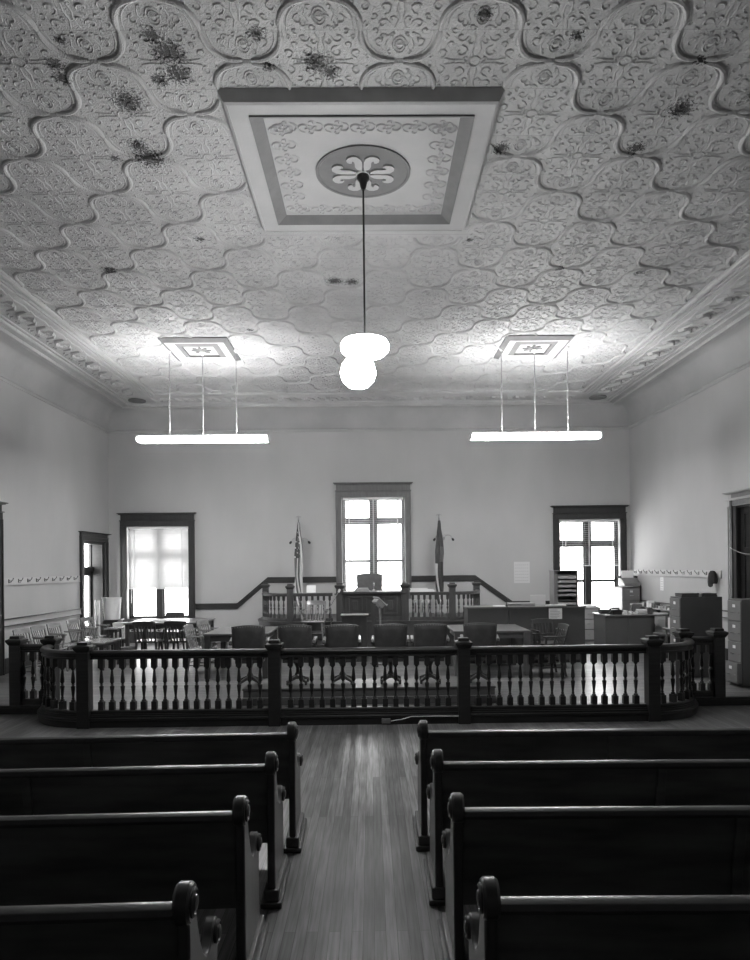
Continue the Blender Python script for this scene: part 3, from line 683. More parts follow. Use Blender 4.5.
def put_bal(x,y,a=0):
    b=blm if n_[0]==0 else blm.copy()
    if n_[0]: COL.objects.link(b)
    n_[0]+=1; b.location=(x,y,.212); b.rotation_euler=(0,0,a)
for a,b in zip(xs[:-1],xs[1:]):
    for k in range(16): put_bal(a+(b-a)*(.081+.0559*k),0)
for sg in (-1,1):
    for k in range(7):
        t=PI/2*(k+.9)/7.6; put_bal(sg*(RX+RR*math.sin(t)),RR-RR*math.cos(t),sg*t)
    for k in (1,2,3): put_bal(sg*(RX+RR+.5*k/4+.01),RR)
# junction box and cord on the foot of the railing
mb=MB(); p=Q(386,718,RY-.1); mb.box(p.x-.055,p.x+.055,RY-.125,RY-.0865,.02,.083); mb.box(p.x-.04,p.x+.04,RY-.128,RY-.125,.03,.073)
tag(mb.build('outlet_box','steel_grey',bevel=.003),'small grey outlet box on the foot of the railing by the aisle','outlet box')
mb=MB(); mb.tube([(p.x+.06,RY-.112,.05),(p.x+.2,RY-.114,.07),(p.x+.32,RY-.109,.103),(p.x+.6,RY-.109,.105),(p.x+1.0,RY-.109,.101)],.005,6)
tag(mb.build('electric_cord','white_enamel'),'thin pale cord running right from the outlet box along the railing foot','cord')

# ------------------------------------------------------------------ pews
def pew_parts(sg, length, tag_label, loc, rz, straps, group):
    root=thing('pew',tag_label,'pew',loc,rz,group)
    # side profile of the end panel (y forward, z up)
    def panel():
        P=[(.0,.10),(.0,.76)]
        P+=[(.03+.066*math.cos(math.radians(a)),.835+.066*math.sin(math.radians(a))) for a in range(215,-15,-20)]
        P+=[(.10,.78),(.125,.71),(.16,.63),(.205,.56),(.25,.52),(.29,.507),(.325,.515),(.355,.54)]
        P+=[(.415+.055*math.cos(math.radians(a)),.520+.055*math.sin(math.radians(a))) for a in range(140,-35,-20)]
        P+=[(.455,.46),(.448,.38),(.452,.25),(.465,.10)]
        return P
    th=.046
    def end(x0,x1,nm):
        mb=MB(); mb.prism(panel(),x0,x1,'x'); e=mb.build(nm,'bench_end_wood',root,bevel=.008)
        return e
    ends=[(0,th),(length-th,length)]
    for k,(a,b) in enumerate(ends):
        if sg<0: a,b=-b,-a
        e=end(a,b,'end_panel')
        mb=MB(); mb.box(a-.04,b+.04,-.03,.53,.0,.035); mb.prism([(-.022,.035),(.505,.035),(.49,.07),(.475,.10),(-.01,.10),(-.015,.07)],a-.022,b+.022,'x')
        mb.build('plinth','bench_end_wood',e,bevel=.008)
        mb=MB()   # rolled cap on the back edge
        M=Matrix.Translation((a-.006,.03,.835))@Matrix.Rotation(PI/2,4,'Y'); mb.lathe([(.062,0),(.07,.01),(.07,b-a+.002),(.062,b-a+.012)],28,M)
        mb.build('scroll_cap','bench_cap_wood',e)
        xo=(a if sg>0 else b) if k==0 else (b if sg>0 else a); d_=(-1 if sg>0 else 1)*(1 if k==0 else -1)
        for (yy,zz,rr) in ((.03,.835,.05),(.415,.520,.045)):
            mb=MB(); M=Matrix.Translation((xo+d_*.004,yy,zz))@Matrix.Rotation(d_*PI/2,4,'Y')
            mb.lathe([(rr,-.004),(rr,.008),(rr*.82,.013),(rr*.74,.006),(rr*.62,.006),(rr*.5,.015),(rr*.25,.018),(.002,.020)],20,M)
            mb.build('rosette','bench_end_wood',e)
    a,b=sorted((sg*th,sg*(length-th)))
    bp=[(.035,.80),(.045,.70),(.07,.58),(.085,.48),(.085,.40),(.075,.345)]
    mb=MB(); P=bp+[(y+.018,z) for y,z in reversed(bp)]; mb.prism(P,a,b,'x'); mb.build('backrest','bench_wood',root)
    mb=MB(); mb.prism([(.005,.785),(.0,.803),(.008,.822),(.03,.83),(.06,.826),(.074,.812),(.072,.795),(.06,.785)],a,b,'x'); mb.build('top_rail','bench_cap_wood',root,bevel=.003)
    mb=MB(); mb.box(a,b,.09,.36,.385,.41); mb.prism([(.36,.35),(.38,.36),(.385,.395),(.37,.412),(.36,.41)],a,b,'x'); mb.build('seat','bench_wood',root,bevel=.004)
    for s in straps:
        x=sg*s; mb=MB()
        P=[(.02,.785),(.03,.70),(.052,.58),(.068,.48),(.068,.40),(.05,.30),(.04,0)]
        Q2=[(y+.022,z) for y,z in reversed(P)]; Q2[0]=(.30,0); Q2[1]=(.30,.3); Q2.insert(2,(.3,.385)); Q2[3]=(.10,.385)
        Q2=[(.30,0),(.30,.384),(.092,.384),(.086,.48),(.07,.58),(.048,.70),(.038,.785)]
        mb.prism(P+Q2,x-.025,x+.025,'x'); mb.build('support','bench_wood',root,bevel=.003)
    return root
Dp=[4.60,3.865,3.12,2.27]
names=['nearest the railing','second row from the railing','third row from the railing','nearest the camera']
LC=[(291.5,722.5),(270.5,752.5),(240,797.5),(184,879)]; RC=[(423.5,719),(438,749),(457.5,793.5),(490,876.5)]
Ls=[[1.45,3.2],[1.45,3.2],[1.6,3.2],[1.7,3.2]]
Rs=[[1.35,3.1],[1.35,3.1],[1.38,3.1],[1.55,3.1]]
for k in range(4):
    xl=QX(LC[k][0],LC[k][1],Dp[k])+.026; xr=QX(RC[k][0],RC[k][1],Dp[k])-.026
    pew_parts(-1,4.6,'dark wooden pew left of the aisle, '+names[k],(xl,Dp[k]-.03,0),.028,Ls[k],'pews left of the aisle')
    pew_parts(1,4.6,'dark wooden pew right of the aisle, '+names[k],(xr,Dp[k]-.03,0),-.020,Rs[k],'pews right of the aisle')

# ------------------------------------------------------------------ chairs
def slat_chair(label, loc, rz, wood='chair_wood', group=None, arms=True):
    "wooden armchair, faces +Y, origin at the floor"
    r=thing('wooden_armchair',label,'chair',loc,rz,group)
    mb=MB(); mb.prism([(-.23,-.21),(.23,-.21),(.25,.0),(.24,.20),(.15,.235),(-.15,.235),(-.24,.20),(-.25,0)],.42,.455,'z'); mb.build('seat',wood,r,bevel=.01)
    for sx in (-1,1):
        mb=MB(); mb.bar((sx*.19,.17,.42),(sx*.22,.2,0),.045,.045,.03,.03); mb.build('leg',wood,r)
        mb=MB(); mb.bar((sx*.19,-.17,.42),(sx*.215,-.26,0),.045,.045,.03,.03); mb.build('leg',wood,r)
    def bk(t): return -.20-.13*t
    crest=[]; mb=MB()
    P=[]
    for k in range(9):
        u=-1+2*k/8; P.append((u*.215,bk(1)+.03*u*u+.0))
    for z0,z1 in ((.765,.845),):
        vs=[]
        for (x,y) in P:
            hz=z1+.016*(1-(x/.215)**2)
            vs+=[(x,y+.012,z0),(x,y-.012,z0),(x,y-.03,hz),(x,y-.006,hz)]
        fs=[]
        for k in range(8):
            for q in range(4): fs.append((k*4+q,(k+1)*4+q,(k+1)*4+(q+1)%4,k*4+(q+1)%4))
        fs+=[(0,1,2,3),(35,34,33,32)]; mb.add(vs,fs)
    mb.build('crest_rail',wood,r,bevel=.004)
    for u in (-1,1):
        mb=MB(); mb.bar((u*.19,-.20,.44),(u*.20,-.305,.79),.036,.024); mb.build('back_post',wood,r)
    for k in range(5):
        u=-.66+1.32*k/4; mb=MB(); mb.bar((u*.17,-.20,.45),(u*.19,-.330+.03*u*u,.78),.024,.012); mb.build('slat',wood,r)
    if arms:
        for u in (-1,1):
            mb=MB(); mb.prism([(u*.235,-.24),(u*.275,-.24),(u*.285,.0),(u*.30,.12),(u*.27,.16),(u*.23,.13),(u*.235,0)],.655,.68,'z'); mb.build('arm',wood,r,bevel=.004)
            mb=MB(); mb.bar((u*.225,.1,.44),(u*.265,.1,.656),.04,.03); mb.build('arm_post',wood,r)
    mb=MB(); mb.cyl((-.2,.185,.2),(.2,.185,.2),.011,n=8); mb.cyl((-.2,-.215,.2),(.2,-.215,.2),.011,n=8)
    for sx in (-1,1): mb.cyl((sx*.205,.185,.15),(sx*.205,-.225,.15),.011,n=8)
    mb.build('stretcher',wood,r)
    return r
def leather_chair(label, loc, rz, group=None, leath='leather', k=1.0):
    r=thing('leather_armchair',label,'chair',loc,rz,group)
    def pad(nm, W, D_, z0, z1, crown, y0=0, tilt=0, top=False):
        mb=MB(); nx,nz=10,8; vs=[];
        # upholstered slab: front/back faces bulge
        for s_ in (1,-1):
            for j in range(nz+1):
                for i in range(nx+1):
                    u=-1+2*i/nx; v=-1+2*j/nz
                    z=(z0+z1)/2+(z1-z0)/2*v + (crown*(1-u*u)*(v+1)/2)
                    bul=(1-u**6)*(1-v**6)
                    vs.append((W/2*u*(1-.05*(1-v)/2), y0+s_*D_/2*(.35+.65*bul)+tilt*(z-z0)-.04*(1-u*u)*1, z))
        n1=(nx+1)*(nz+1); fs=[]
        for j in range(nz):
            for i in range(nx):
                a=j*(nx+1)+i; fs.append((a,a+1,a+nx+2,a+nx+1)); fs.append((n1+a+nx+1,n1+a+nx+2,n1+a+1,n1+a))
        rim=[i for i in range(nx+1)]+[j*(nx+1)+nx for j in range(1,nz+1)]+[nz*(nx+1)+i for i in range(nx-1,-1,-1)]+[j*(nx+1) for j in range(nz-1,0,-1)]
        for a,b in zip(rim,rim[1:]+rim[:1]): fs.append((a,n1+a,n1+b,b))
        mb.add(vs,fs); o=mb.build(nm,leath,r,smooth=60)
        return o
    bk=pad('backrest',.53*k,.10,.46,.84*k,.025,-.22,-.18)
    mb=MB(); 
    for q in range(13):
        u=-1+2*q/12; mb.lathe([(.006,0),(.004,.006),(.001,.008)],6,Matrix.Translation((.245*u*k,-.22-.18*.36-.085+.04*u*u+.0,.825*k+.022*(1-u*u)))@Matrix.Rotation(PI/2,4,'X'))
    mb.build('nail_trim','brass',bk)
    mb=MB(); mb.prism([(-.25,-.22),(.25,-.22),(.27,.1),(.25,.25),(-.25,.25),(-.27,.1)],.37,.47,'z'); mb.build('seat',leath,r,bevel=.03)
    mb=MB(); mb.prism([(-.22,-.2),(.22,-.2),(.24,.1),(.22,.22),(-.22,.22),(-.24,.1)],.32,.37,'z'); mb.build('seat_frame','dark_chair_wood',r,bevel=.006)
    for u in (-1,1):
        mb=MB(); mb.prism([(-.25,.60),(-.22,.64),(.1,.66),(.2,.65),(.235,.62),(.21,.59),(.18,.6),(-.24,.58)],u*.262,u*.312,'x'); mb.build('arm','dark_chair_wood',r,bevel=.012)
        mb=MB(); mb.bar((u*.262,.14,.4),(u*.287,.17,.6),.045,.03); mb.build('arm_post','dark_chair_wood',r,bevel=.004)
    mb=MB(); mb.lathe([(.05,.07),(.04,.1),(.055,.13),(.03,.17),(.028,.22),(.045,.26),(.07,.30),(.11,.322)],14); mb.build('pedestal','dark_chair_wood',r)
    for q in range(4):
        a=q*PI/2+PI/4; c,s_=math.cos(a),math.sin(a)
        mb=MB(); mb.bar((c*.03,s_*.03,.1),(c*.22,s_*.22,.045),.05,.05,.04,.03); mb.cyl((c*.21,s_*.21,.0),(c*.21,s_*.21,.045),.02,n=10); mb.build('foot','dark_chair_wood',r,bevel=.004)
    return r
# ------------------------------------------------------------------ low platform and leather chairs behind the railing
PX0=QX(243,690,8.9); PX1=QX(495,688,8.9)
plat=thing('low_platform','low two-step dark platform under the row of leather armchairs','platform',((PX0+PX1)/2,9.2,CF))
hw=(PX1-PX0)/2
mb=MB(); mb.box(-hw,hw,-.30,.42,0,.19); mb.build('base','platform_wood',plat,bevel=.004)
mb=MB(); mb.box(-hw-.01,hw+.01,-.312,.43,.19,.22); mb.build('tread','platform_wood',plat,bevel=.008)
mb=MB(); mb.box(-hw,hw,-.36,-.301,0,.10); mb.build('toe_board','platform_wood',plat,bevel=.004)
LCH=[(249,'leftmost of the row',.12,9.2),(297,'second from left',.0,9.2),(342,'just left of the lectern',.03,9.2),(390.5,'just right of the lectern',-.02,9.2),(430,'second from right',-.04,9.2),(480,'rightmost, beside the right counsel table',-.12,9.2)]
lp=None
for x,d_,a,yy in LCH:
    lo=(QX(x,640,yy),yy+.06,CF+.22); lb='dark leather swivel armchair on the low platform, '+d_
    if lp is None: lp=leather_chair(lb,lo,a,'leather armchairs on the low platform'); lp.scale=(.87,.95,1)
    else: dup(lp,lo,a,lb,'leather armchairs on the low platform')

# ------------------------------------------------------------------ dais, judge bench, rails
DZ=.80; DF=14.3
def dpath(n=8):
    L=[(-1.8-.7*math.sin(t),15.3-1.0*math.cos(t)) for t in [PI/2*(1-i/n) for i in range(n+1)]]
    return [(-2.5,15.42)]+L
dl=dpath(); dr=[(-x,y) for x,y in reversed(dl)]
out=[(-2.62,D-.04),(-2.62,15.4)]+[(-1.8-.82*math.sin(t),15.3-1.12*math.cos(t)) for t in [PI/2*(1-i/8) for i in range(9)]]
out=out+[(-x,y) for x,y in reversed(out)]
dais=thing('judge_dais','raised dark wooden dais at the back wall under the centre window','dais',(0,15.3,CF))
mb=MB(); mb.prism([(x,y-15.3) for x,y in out],0,DZ-CF-.04,'z'); mb.build('base','dais_wood',dais)
mb=MB(); mb.prism([(x*1.01,(y-15.3)*1.02 if y<16 else y-15.3) for x,y in out],DZ-CF-.04,DZ-CF,'z'); mb.build('platform_top','dais_wood',dais)
def dais_rail(label, path, posts, group):
    r=thing('dais_railing',label,'railing',(posts[0][0],posts[0][1],DZ),0,group); ox,oy=posts[0][:2]
    P=[(x-ox,y-oy) for x,y in path]; zt2=QZ(315,593,DF)-DZ
    mb=MB(); mb.sweep(P,[(-.05,zt2-.07),(-.055,zt2-.02),(-.03,zt2),(.03,zt2),(.055,zt2-.02),(.05,zt2-.07)]); mb.build('top_rail','dais_wood',r)
    mb=MB(); mb.sweep(P,[(-.04,0.002),(-.04,.07),(.04,.07),(.04,.002)]); mb.build('bottom_rail','dais_wood',r)
    for (x,y) in posts:
        mb=post_mb(QZ(292,584,DF)-DZ,.07,.9); mb.build('post','dais_wood',r,bevel=.004,loc=(x-ox,y-oy,0))
    # balusters at equal steps
    pts=[Vector(p) for p in P]; seg=[(b-a).length for a,b in zip(pts[:-1],pts[1:])]; tot=sum(seg); n=int(tot/.125); bm_=None
    for k in range(n):
        t=(k+.5)/n*tot; i=0
        while t>seg[i]: t-=seg[i]; i+=1
        p=pts[i]+(pts[i+1]-pts[i])*(t/seg[i])
        if any((p-Vector((a-ox,b-oy))).length<.1 for a,b in posts): continue
        if bm_ is None: b=baluster_mb(zt2-.14,.85).build('baluster','dais_wood',r); bm_=b
        else: b=bm_.copy(); COL.objects.link(b)
        b.location=(p.x,p.y,.07)
dais_rail('turned wooden railing on the dais, left of the judge bench',dl+[(-.85,14.3)],[(-1.78,14.3),(-2.5,15.42)],None)
dais_rail('turned wooden railing on the dais, right of the judge bench',[(.85,14.3)]+dr,[(1.78,14.3),(2.5,15.42)],None)
jb=thing('judge_bench','panelled dark judge bench between two capped posts below the centre window','judge bench',(0,14.3,DZ))
x0=QX(340,600,DF); x1=QX(405,600,DF); zt3=QZ(370,591.5,DF)-DZ
mb=MB(); mb.box(x0,x1,-.04,.04,.0,zt3-.05); mb.box(x0,x1,-.07,-.04,0,.08); mb.build('front_board','dais_wood',jb)
mb=MB(); mb.box(x0-.0,x1+.0,-.1,.6,zt3-.05,zt3); mb.build('desk_top','dais_wood',jb,bevel=.006)
for a in (0,.5):
    pass
for sx in (x0,x1): 
    mb=post_mb(QZ(340,583,DF)-DZ,.08,1.0); mb.build('post','dais_wood',jb,bevel=.004,loc=(sx,0,0))
for k in range(3):
    a=x0+.14+(x1-x0-.28)*k/3+.03; b=x0+.14+(x1-x0-.28)*(k+1)/3-.03
    mb=MB()
    for (p,q,r_,s_) in ((a,b,.13,.17),(a,b,.50,.54),(a,a+.04,.17,.50),(b-.04,b,.17,.50)): mb.box(p,q,-.065,-.04,r_,s_)
    mb.box(a+.1,b-.1,-.06,-.04,.23,.44); mb.build('panel','dais_wood',jb,bevel=.006)
mb=MB(); mb.box(x0+.1,x0+.13,.04,.58,0,zt3-.05); mb.box(x1-.13,x1-.1,.04,.58,0,zt3-.05); mb.build('side_board','dais_wood',jb)
jc=leather_chair('tall grey judge chair behind the judge bench against the bright window',(QX(369.5,580,15.35),15.45,DZ),PI,None,'grey_leather',1.19)
# low step with witness chair, left of judge bench
mb=MB(); mb.box(-2.0,-.72,13.3,14.17,CF+.001,.40); tag(mb.build('witness_step','dais_wood',bevel=.01),'low dark wooden step in front of the left dais railing','step')
slat_chair('pale slatted wooden witness chair in front of the left dais railing',(QX(314,610,13.8),13.8,.406),PI*.98)
# clerk stand, lectern
cs=thing('clerk_stand','tall narrow dark box-shaped stand in front of the judge bench','stand',(QX(354.5,620,13.0),13.0,CF))
zt4=QZ(354,615,12.8)-CF
mb=MB(); mb.box(-.25,.25,-.22,.22,0,zt4-.03); mb.build('body','dais_wood',cs,bevel=.004)
mb=MB(); mb.box(-.28,.28,-.25,.25,zt4-.03,zt4); mb.build('top','dais_wood',cs,bevel=.006)
lx=QX(380,600,12.5); le=thing('lectern','slim pale lectern with sloping top in front of the judge bench','lectern',(lx,12.5,CF),.35)
mb=MB(); mb.lathe([(.2,0),(.2,.02),(.05,.05),(.03,.06)],20); mb.build('base','steel_grey',le)
mb=MB(); mb.cyl((0,0,.05),(0,0,1.1),.022); mb.build('pole','chair_wood',le)
M=Matrix.Translation((0,0,1.20))@Matrix.Rotation(.75,4,'Y')
mb=MB(); mb.box(-.12,.12,-.15,.15,-.012,.012,M); mb.box(.10,.12,-.15,.15,.012,.03,M); mb.box(-.09,.09,-.12,.12,-.09,-.012,M); mb.build('sloping_top','wall_rail',le,bevel=.004)
fc=thing('leaning_board','dark leaning board standing just left of the lectern','board',(QX(375.5,615,12.1),12.05,CF),0)
mb=MB(); mb.bar((0,0,0.005),(-.04,.10,1.18),.09,.03); mb.build('board','dais_wood',fc); mb=MB(); mb.bar((0,.2,0.005),(-.04,.12,1.1),.04,.02); mb.build('strut','dais_wood',fc)
# microphone by witness chair
mi=thing('microphone_stand','thin microphone stand with slanting boom beside the witness chair','microphone',(QX(331,610,13.6),13.6,.40))
mb=MB(); mb.lathe([(.12,0),(.12,.015),(.015,.03)],18); mb.build('base','black_iron',mi)
mb=MB(); mb.cyl((0,0,.02),(0,0,.72),.01); mb.build('pole','chrome',mi)
mb=MB(); mb.cyl((-.1,0,.62),(.17,0,1.08),.009); mb.build('boom','chrome',mi)
mb=MB(); mb.cyl((.16,0,1.06),(.19,0,1.12),.02,.024); mb.build('microphone_head','white_enamel',mi)
# things on the judge bench and rails
zb=DZ+zt3+.002
mb=MB()
for k in range(4): mb.box(-.17+.01*k,.17-.012*k,-.11,.11,k*.018,k*.018+.017)
tag(mb.build('paper_stack','grey_paper',loc=(QX(362,590,14.45),14.45,zb)),'low stack of papers on the judge bench, left of the desk microphone','papers')
dm=thing('desk_microphone','small desk microphone on the judge bench in front of the chair','microphone',(QX(374,590,14.45),14.45,zb))
mb=MB(); mb.lathe([(.07,0),(.065,.02),(.02,.035)],18); mb.build('base','steel_grey',dm); mb=MB(); mb.tube([(0,0,.03),(0,-.01,.09),(0,-.03,.14)],.008); mb.build('neck','chrome',dm)
mb=MB(); mb.cyl((0,-.025,.135),(0,-.05,.18),.018,.02); mb.build('microphone_head','white_enamel',dm)
ztr=QZ(315,593,DF)
mb=MB(); mb.box(-.27,.27,-.05,.09,0,.03); mb.box(-.25,.25,-.04,.08,.03,.055); mb.box(-.26,.12,-.03,.07,.055,.08)
tag(mb.build('ledger','paper',loc=(1.12,14.3,DZ+QZ(315,593,DF)-DZ+.002)),'long flat white ledgers lying on the right dais railing','book')
mb=MB(); mb.box(-.1,.1,-.01,.01,0,.17,Matrix.Rotation(-.35,4,'X')); mb.box(-.1,.1,-.02,.04,0,.012)
tag(mb.build('name_card','paper',loc=(QX(311,588,14.3),14.3,ztr+.006)),'small white card propped on the left dais railing','card')
# three pale jugs standing behind the right railing
for k,(x,nm) in enumerate(((415,'left'),(421.5,'middle'),(428,'right'))):
    j=thing('water_jug','pale jug with curved handle behind the right dais railing, %s of three'%nm,'jug',(QX(x,600,14.7),14.62,DZ),0,'pale jugs behind the right dais railing')
    mb=MB(); mb.lathe([(.05,0),(.06,.04),(.055,.28),(.035,.34),(.035,.42),(.05,.43)],16); mb.build('body','white_enamel' if k<3 else 'paper',j)
    mb=MB(); mb.tube([(.0,-.03,.4),(0,-.1,.38),(0,-.11,.25),(0,-.06,.15)],.01); mb.build('handle','chrome',j)

# ------------------------------------------------------------------ flags and sconces
def flag(label, x, ytop, stars):
    d=16.0; X0=QX(x,ytop+60,d); zt_=QZ(x,ytop,d)
    r=thing('flag',label,'flag',(X0,d,DZ))
    h=zt_-DZ
    mb=MB(); mb.lathe([(.14,0),(.14,.03),(.04,.06),(.02,.1)],20); mb.build('stand','brass',r)
    mb=MB(); mb.cyl((0,0,.05),(0,0,h-.1),.013); mb.build('pole','chair_wood',r)
    mb=MB(); mb.lathe([(.012,h-.1),(.025,h-.08),(.01,h-.06),(.008,h-.02)],12)
    for sx in (-1,1): mb.tube([(0,0,h-.04),(sx*.03,0,h-.01),(sx*.055,0,h-.02),(sx*.06,0,h-.05)],[.012,.012,.008,.003],6)
    mb.lathe([(.006,h-.03),(.014,h-.01),(.004,h+.01)],8); mb.build('eagle_finial','brass',r)
    # furled cloth: folded cross section twisting down the pole
    mb=MB(); n=40; N=54; vs=[]; z0=h-.16; L=2.05
    def sec(k):
        t=k/N; w_=.03+.10*min(1,t*2.6)**.9 -.03*t; return t,w_
    for k in range(N+1):
        t,w_=sec(k); tw=2.4*t+.5*math.sin(7*t)
        for i in range(n):
            a=2*PI*i/n; rr=w_*(.72+.22*math.cos(5*a+3*t)+.10*math.cos(9*a-5*t)); b=a+tw
            sag=.02*math.sin(5*t)
            vs.append((rr*math.cos(b)*1.0+sag*.4, rr*math.sin(b)*.75-.01, z0-L*t+.02*math.cos(3*a)*t))
    for k in range(N):
        t=k/N
        for i in range(n):
            a=(i/n)
            if stars:
                if t<.42 and i%n<26: mi_=1 if random.random()>.13 or t<.05 else 0
                else: mi_=2 if (int((i+2)/4)%2==0) else 0
            else: 
                mi_=0 if ((i<7) or (14<i<19 and t>.5)) else (2 if 22<i<30 and .3<t<.5 else 1)
            mb.cur=mi_
            j=(i+1)%n; mb.add([],[]); mb.f.append((k*n+i,k*n+j,(k+1)*n+j,(k+1)*n+i)); mb.mi.append(mi_)
    mb.v=vs; mb.build('cloth',['flag_white','flag_dark','flag_red'],r,smooth=70)
flag('furled striped national flag on a pole left of the centre window',299,516,True)
flag('furled dark state flag with white band on a pole right of the centre window',439.5,514,False)
for x,y,sd in ((301,541,'left'),(442.5,538,'right')):
    p=Q(x,y,D); r=thing('wall_sconce','small two-armed dark wall sconce behind the %s flag'%sd,'sconce',(p.x,D,p.z))
    mb=MB(); mb.lathe([(.07,0),(.065,.02),(.03,.04)],18,Matrix.Rotation(PI/2,4,'X')); mb.build('back_plate','brass',r)
    for sx in (-1,1):
        mb=MB(); mb.tube([(0,-.03,0),(sx*.06,-.16,.05),(sx*.12,-.22,.07),(sx*.18,-.25,.04),(sx*.21,-.26,-.01)],.009); mb.build('arm','brass',r)
        mb=MB(); mb.lathe([(.012,-.06),(.03,-.045),(.028,0),(.012,.02)],12,Matrix.Translation((sx*.22,-.262,-.03))@Matrix.Rotation(-sx*.6,4,'Y')); mb.build('socket','black_iron',r)

# ------------------------------------------------------------------ tables
def table(label, x0,x1,y0,y1,z,h,top,legm,leg=.07,ap=.1,cat='table',group=None,name='counsel_table'):
    cx,cy=(x0+x1)/2,(y0+y1)/2; r=thing(name,label,cat,(cx,cy,z),0,group); a,b=(x1-x0)/2,(y1-y0)/2
    mb=MB(); mb.box(-a,a,-b,b,h-.035,h); mb.build('tabletop',top,r,bevel=.006)
    mb=MB(); i=.06
    for p,q,s_,t in ((-a+i,a-i,-b+i,-b+i+.02),(-a+i,a-i,b-i-.02,b-i),(-a+i,-a+i+.02,-b+i+.02,b-i-.02),(a-i-.02,a-i,-b+i+.02,b-i-.02)): mb.box(p,q,s_,t,h-.035-ap,h-.035)
    mb.build('apron',legm,r)
    for sx in (-1,1):
        for sy in (-1,1):
            mb=MB(); mb.box(sx*(a-i)-leg/2,sx*(a-i)+leg/2,sy*(b-i)-leg/2,sy*(b-i)+leg/2,0,h-.036); mb.build('leg',legm,r,bevel=.004)
    return r
T1=table('long dark wooden table below the left window',QX(126,619,13.5),QX(204,620,13.5),13.35,14.5,CF,.76,'table_wood','dark_table_wood')
T2=table('wooden counsel table left of centre behind the leather chairs',QX(203,633,11.0),QX(268,633,11.0),11.0,12.3,CF,.76,'table_wood','dark_table_wood',.09)
T3=table('wooden counsel table right of centre behind the rightmost leather chair',QX(454,631,11.0),QX(531,631,11.0),11.0,12.22,CF,.76,'table_wood','table_wood',.1)
# papers on the window table
mb=MB(); mb.box(-.2,.2,-.13,.13,0,.012); mb.box(-.18,.15,-.11,.1,.012,.024)
tag(mb.build('paper_stack','paper',loc=(QX(161,619,13.8),13.8,CF+.76)),'white papers lying on the long table below the left window','papers')
# wooden armchairs
LEFTROW=[(11.2,'nearest the left railing post'),(11.78,'second from the railing'),(12.36,'third from the railing, middle of the row'),(13.15,'fourth from the railing'),(13.75,'farthest from the railing')]
sc=None
for y,nm in LEFTROW:
    lo=(-5.80,y+.06,CF); lb='shiny wooden juror armchair along the left wall, '+nm; rz=-PI/2-.22+random.uniform(-.05,.05)
    if sc is None: sc=slat_chair(lb,lo,rz,'chair_wood','juror armchairs along the left wall'); sc.scale=(.88,.88,1)
    else: dup(sc,lo,rz,lb,'juror armchairs along the left wall')
def place(x,y,d,rz,lb,dark=False,g=None):
    global dk
    lo=(QX(x,y,d),d,CF)
    if dark:
        if dk is None: dk=slat_chair(lb,lo,rz,'dark_chair_wood',g); return
        dup(dk,lo,rz,lb,g or '')
    else: dup(sc,lo,rz,lb,g or '')
dk=None
place(149,625,12.95,.02,'dark slat-back chair at the long window table, left of the pair seen from behind',True,'dark chairs at the window table')
place(180.5,625,12.95,-.03,'dark slat-back chair at the long window table, right of the pair seen from behind',True,'dark chairs at the window table')
place(171,615,14.8,PI,'dark chair on the far side of the long window table',True,'dark chairs at the window table')
place(203,632,11.7,-PI/2-.15,'shiny wooden armchair at the left end of the left counsel table, nearer one',False,'shiny armchairs by the left counsel table')
place(214,628,12.80,-PI/2-.35,'shiny wooden armchair at the left end of the left counsel table, farther one',False,'shiny armchairs by the left counsel table')
place(549,625,11.9,PI*1.05,'dark wooden armchair facing the room in front of the long counter',True,'armchairs before the counter')
place(546,630,11.05,PI/2+.1,'dark wooden armchair turned sideways in front of the long counter',True,'armchairs before the counter')
# side tables in front of juror chairs
table('low pale side table in front of the juror armchairs, nearer one',QX(84,640,12.2),QX(109,640,12.2),12.0,12.85,CF,.52,'chair_wood','dark_chair_wood',.04,.06,'side table',name='side_table')
table('small pale side table in front of the juror armchairs, farther one',QX(96,625,13.5)+.22,QX(106,625,13.5)+.30,13.35,13.7,CF,.66,'chair_wood','dark_chair_wood',.04,.06,'side table',name='side_table')
# boxes and tub beside the left doorway
bx0=QX(105,630,14.5); bx1=QX(117,630,14.5)
mb=MB(); mb.box(-.16,.16,-.16,.16,0,.72); mb.box(-.18,.18,-.18,.18,.72,.745); wb=mb.build('wooden_crate','dark_chair_wood',bevel=.006,loc=(bx0+.14,14.6,CF)); tag(wb,'tall brown wooden crate under the white tub by the left doorway','crate')
mb=MB(); prof=[]
for k in range(17): prof.append((.165+.03*(k/16)+(.004 if k%2 else 0),.0+.47*k/16))
mb.lathe(prof,28); mb.lathe([(prof[-1][0]+.01,.47),(prof[-1][0]+.012,.485),(prof[-1][0]-.01,.485),(prof[-1][0]-.012,.472)],28)
tag(mb.build('white_tub','tub_white',loc=(bx0+.12,14.6,CF+.747)),'large white ribbed round tub standing on the wooden crate','tub')
mb=MB(); mb.box(-.12,.12,-.12,.12,0,.34); mb.box(-.125,.125,-.125,.125,.30,.345); 
tag(mb.build('white_box','box_white',loc=(QX(119.5,630,14.2)+.0,14.25,CF+.36),bevel=.004),'small white box standing on a low stool beside the wooden crate','box')
table('low dark stool carrying the white box beside the crate',QX(119.5,630,14.2)-.15,QX(119.5,630,14.2)+.15,14.1,14.4,CF,.36,'dark_chair_wood','dark_chair_wood',.035,.05,'stool',name='low_stool')
mb=MB(); mb.lathe([(.11,0),(.15,.3),(.155,.32),(.14,.32),(.10,.02)],20); tag(mb.build('wastebasket','wicker',loc=(QX(130,640,13.05),12.98,CF)),'round pale wastebasket at the left leg of the long window table','wastebasket')
mb=MB(); mb.lathe([(.055,0),(.055,1.15),(.045,1.152),(.01,1.13)],18); tag(mb.build('rolled_chart','paper',loc=(-6.38,15.2,CF)),'tall rolled white chart standing in the left doorway','chart')

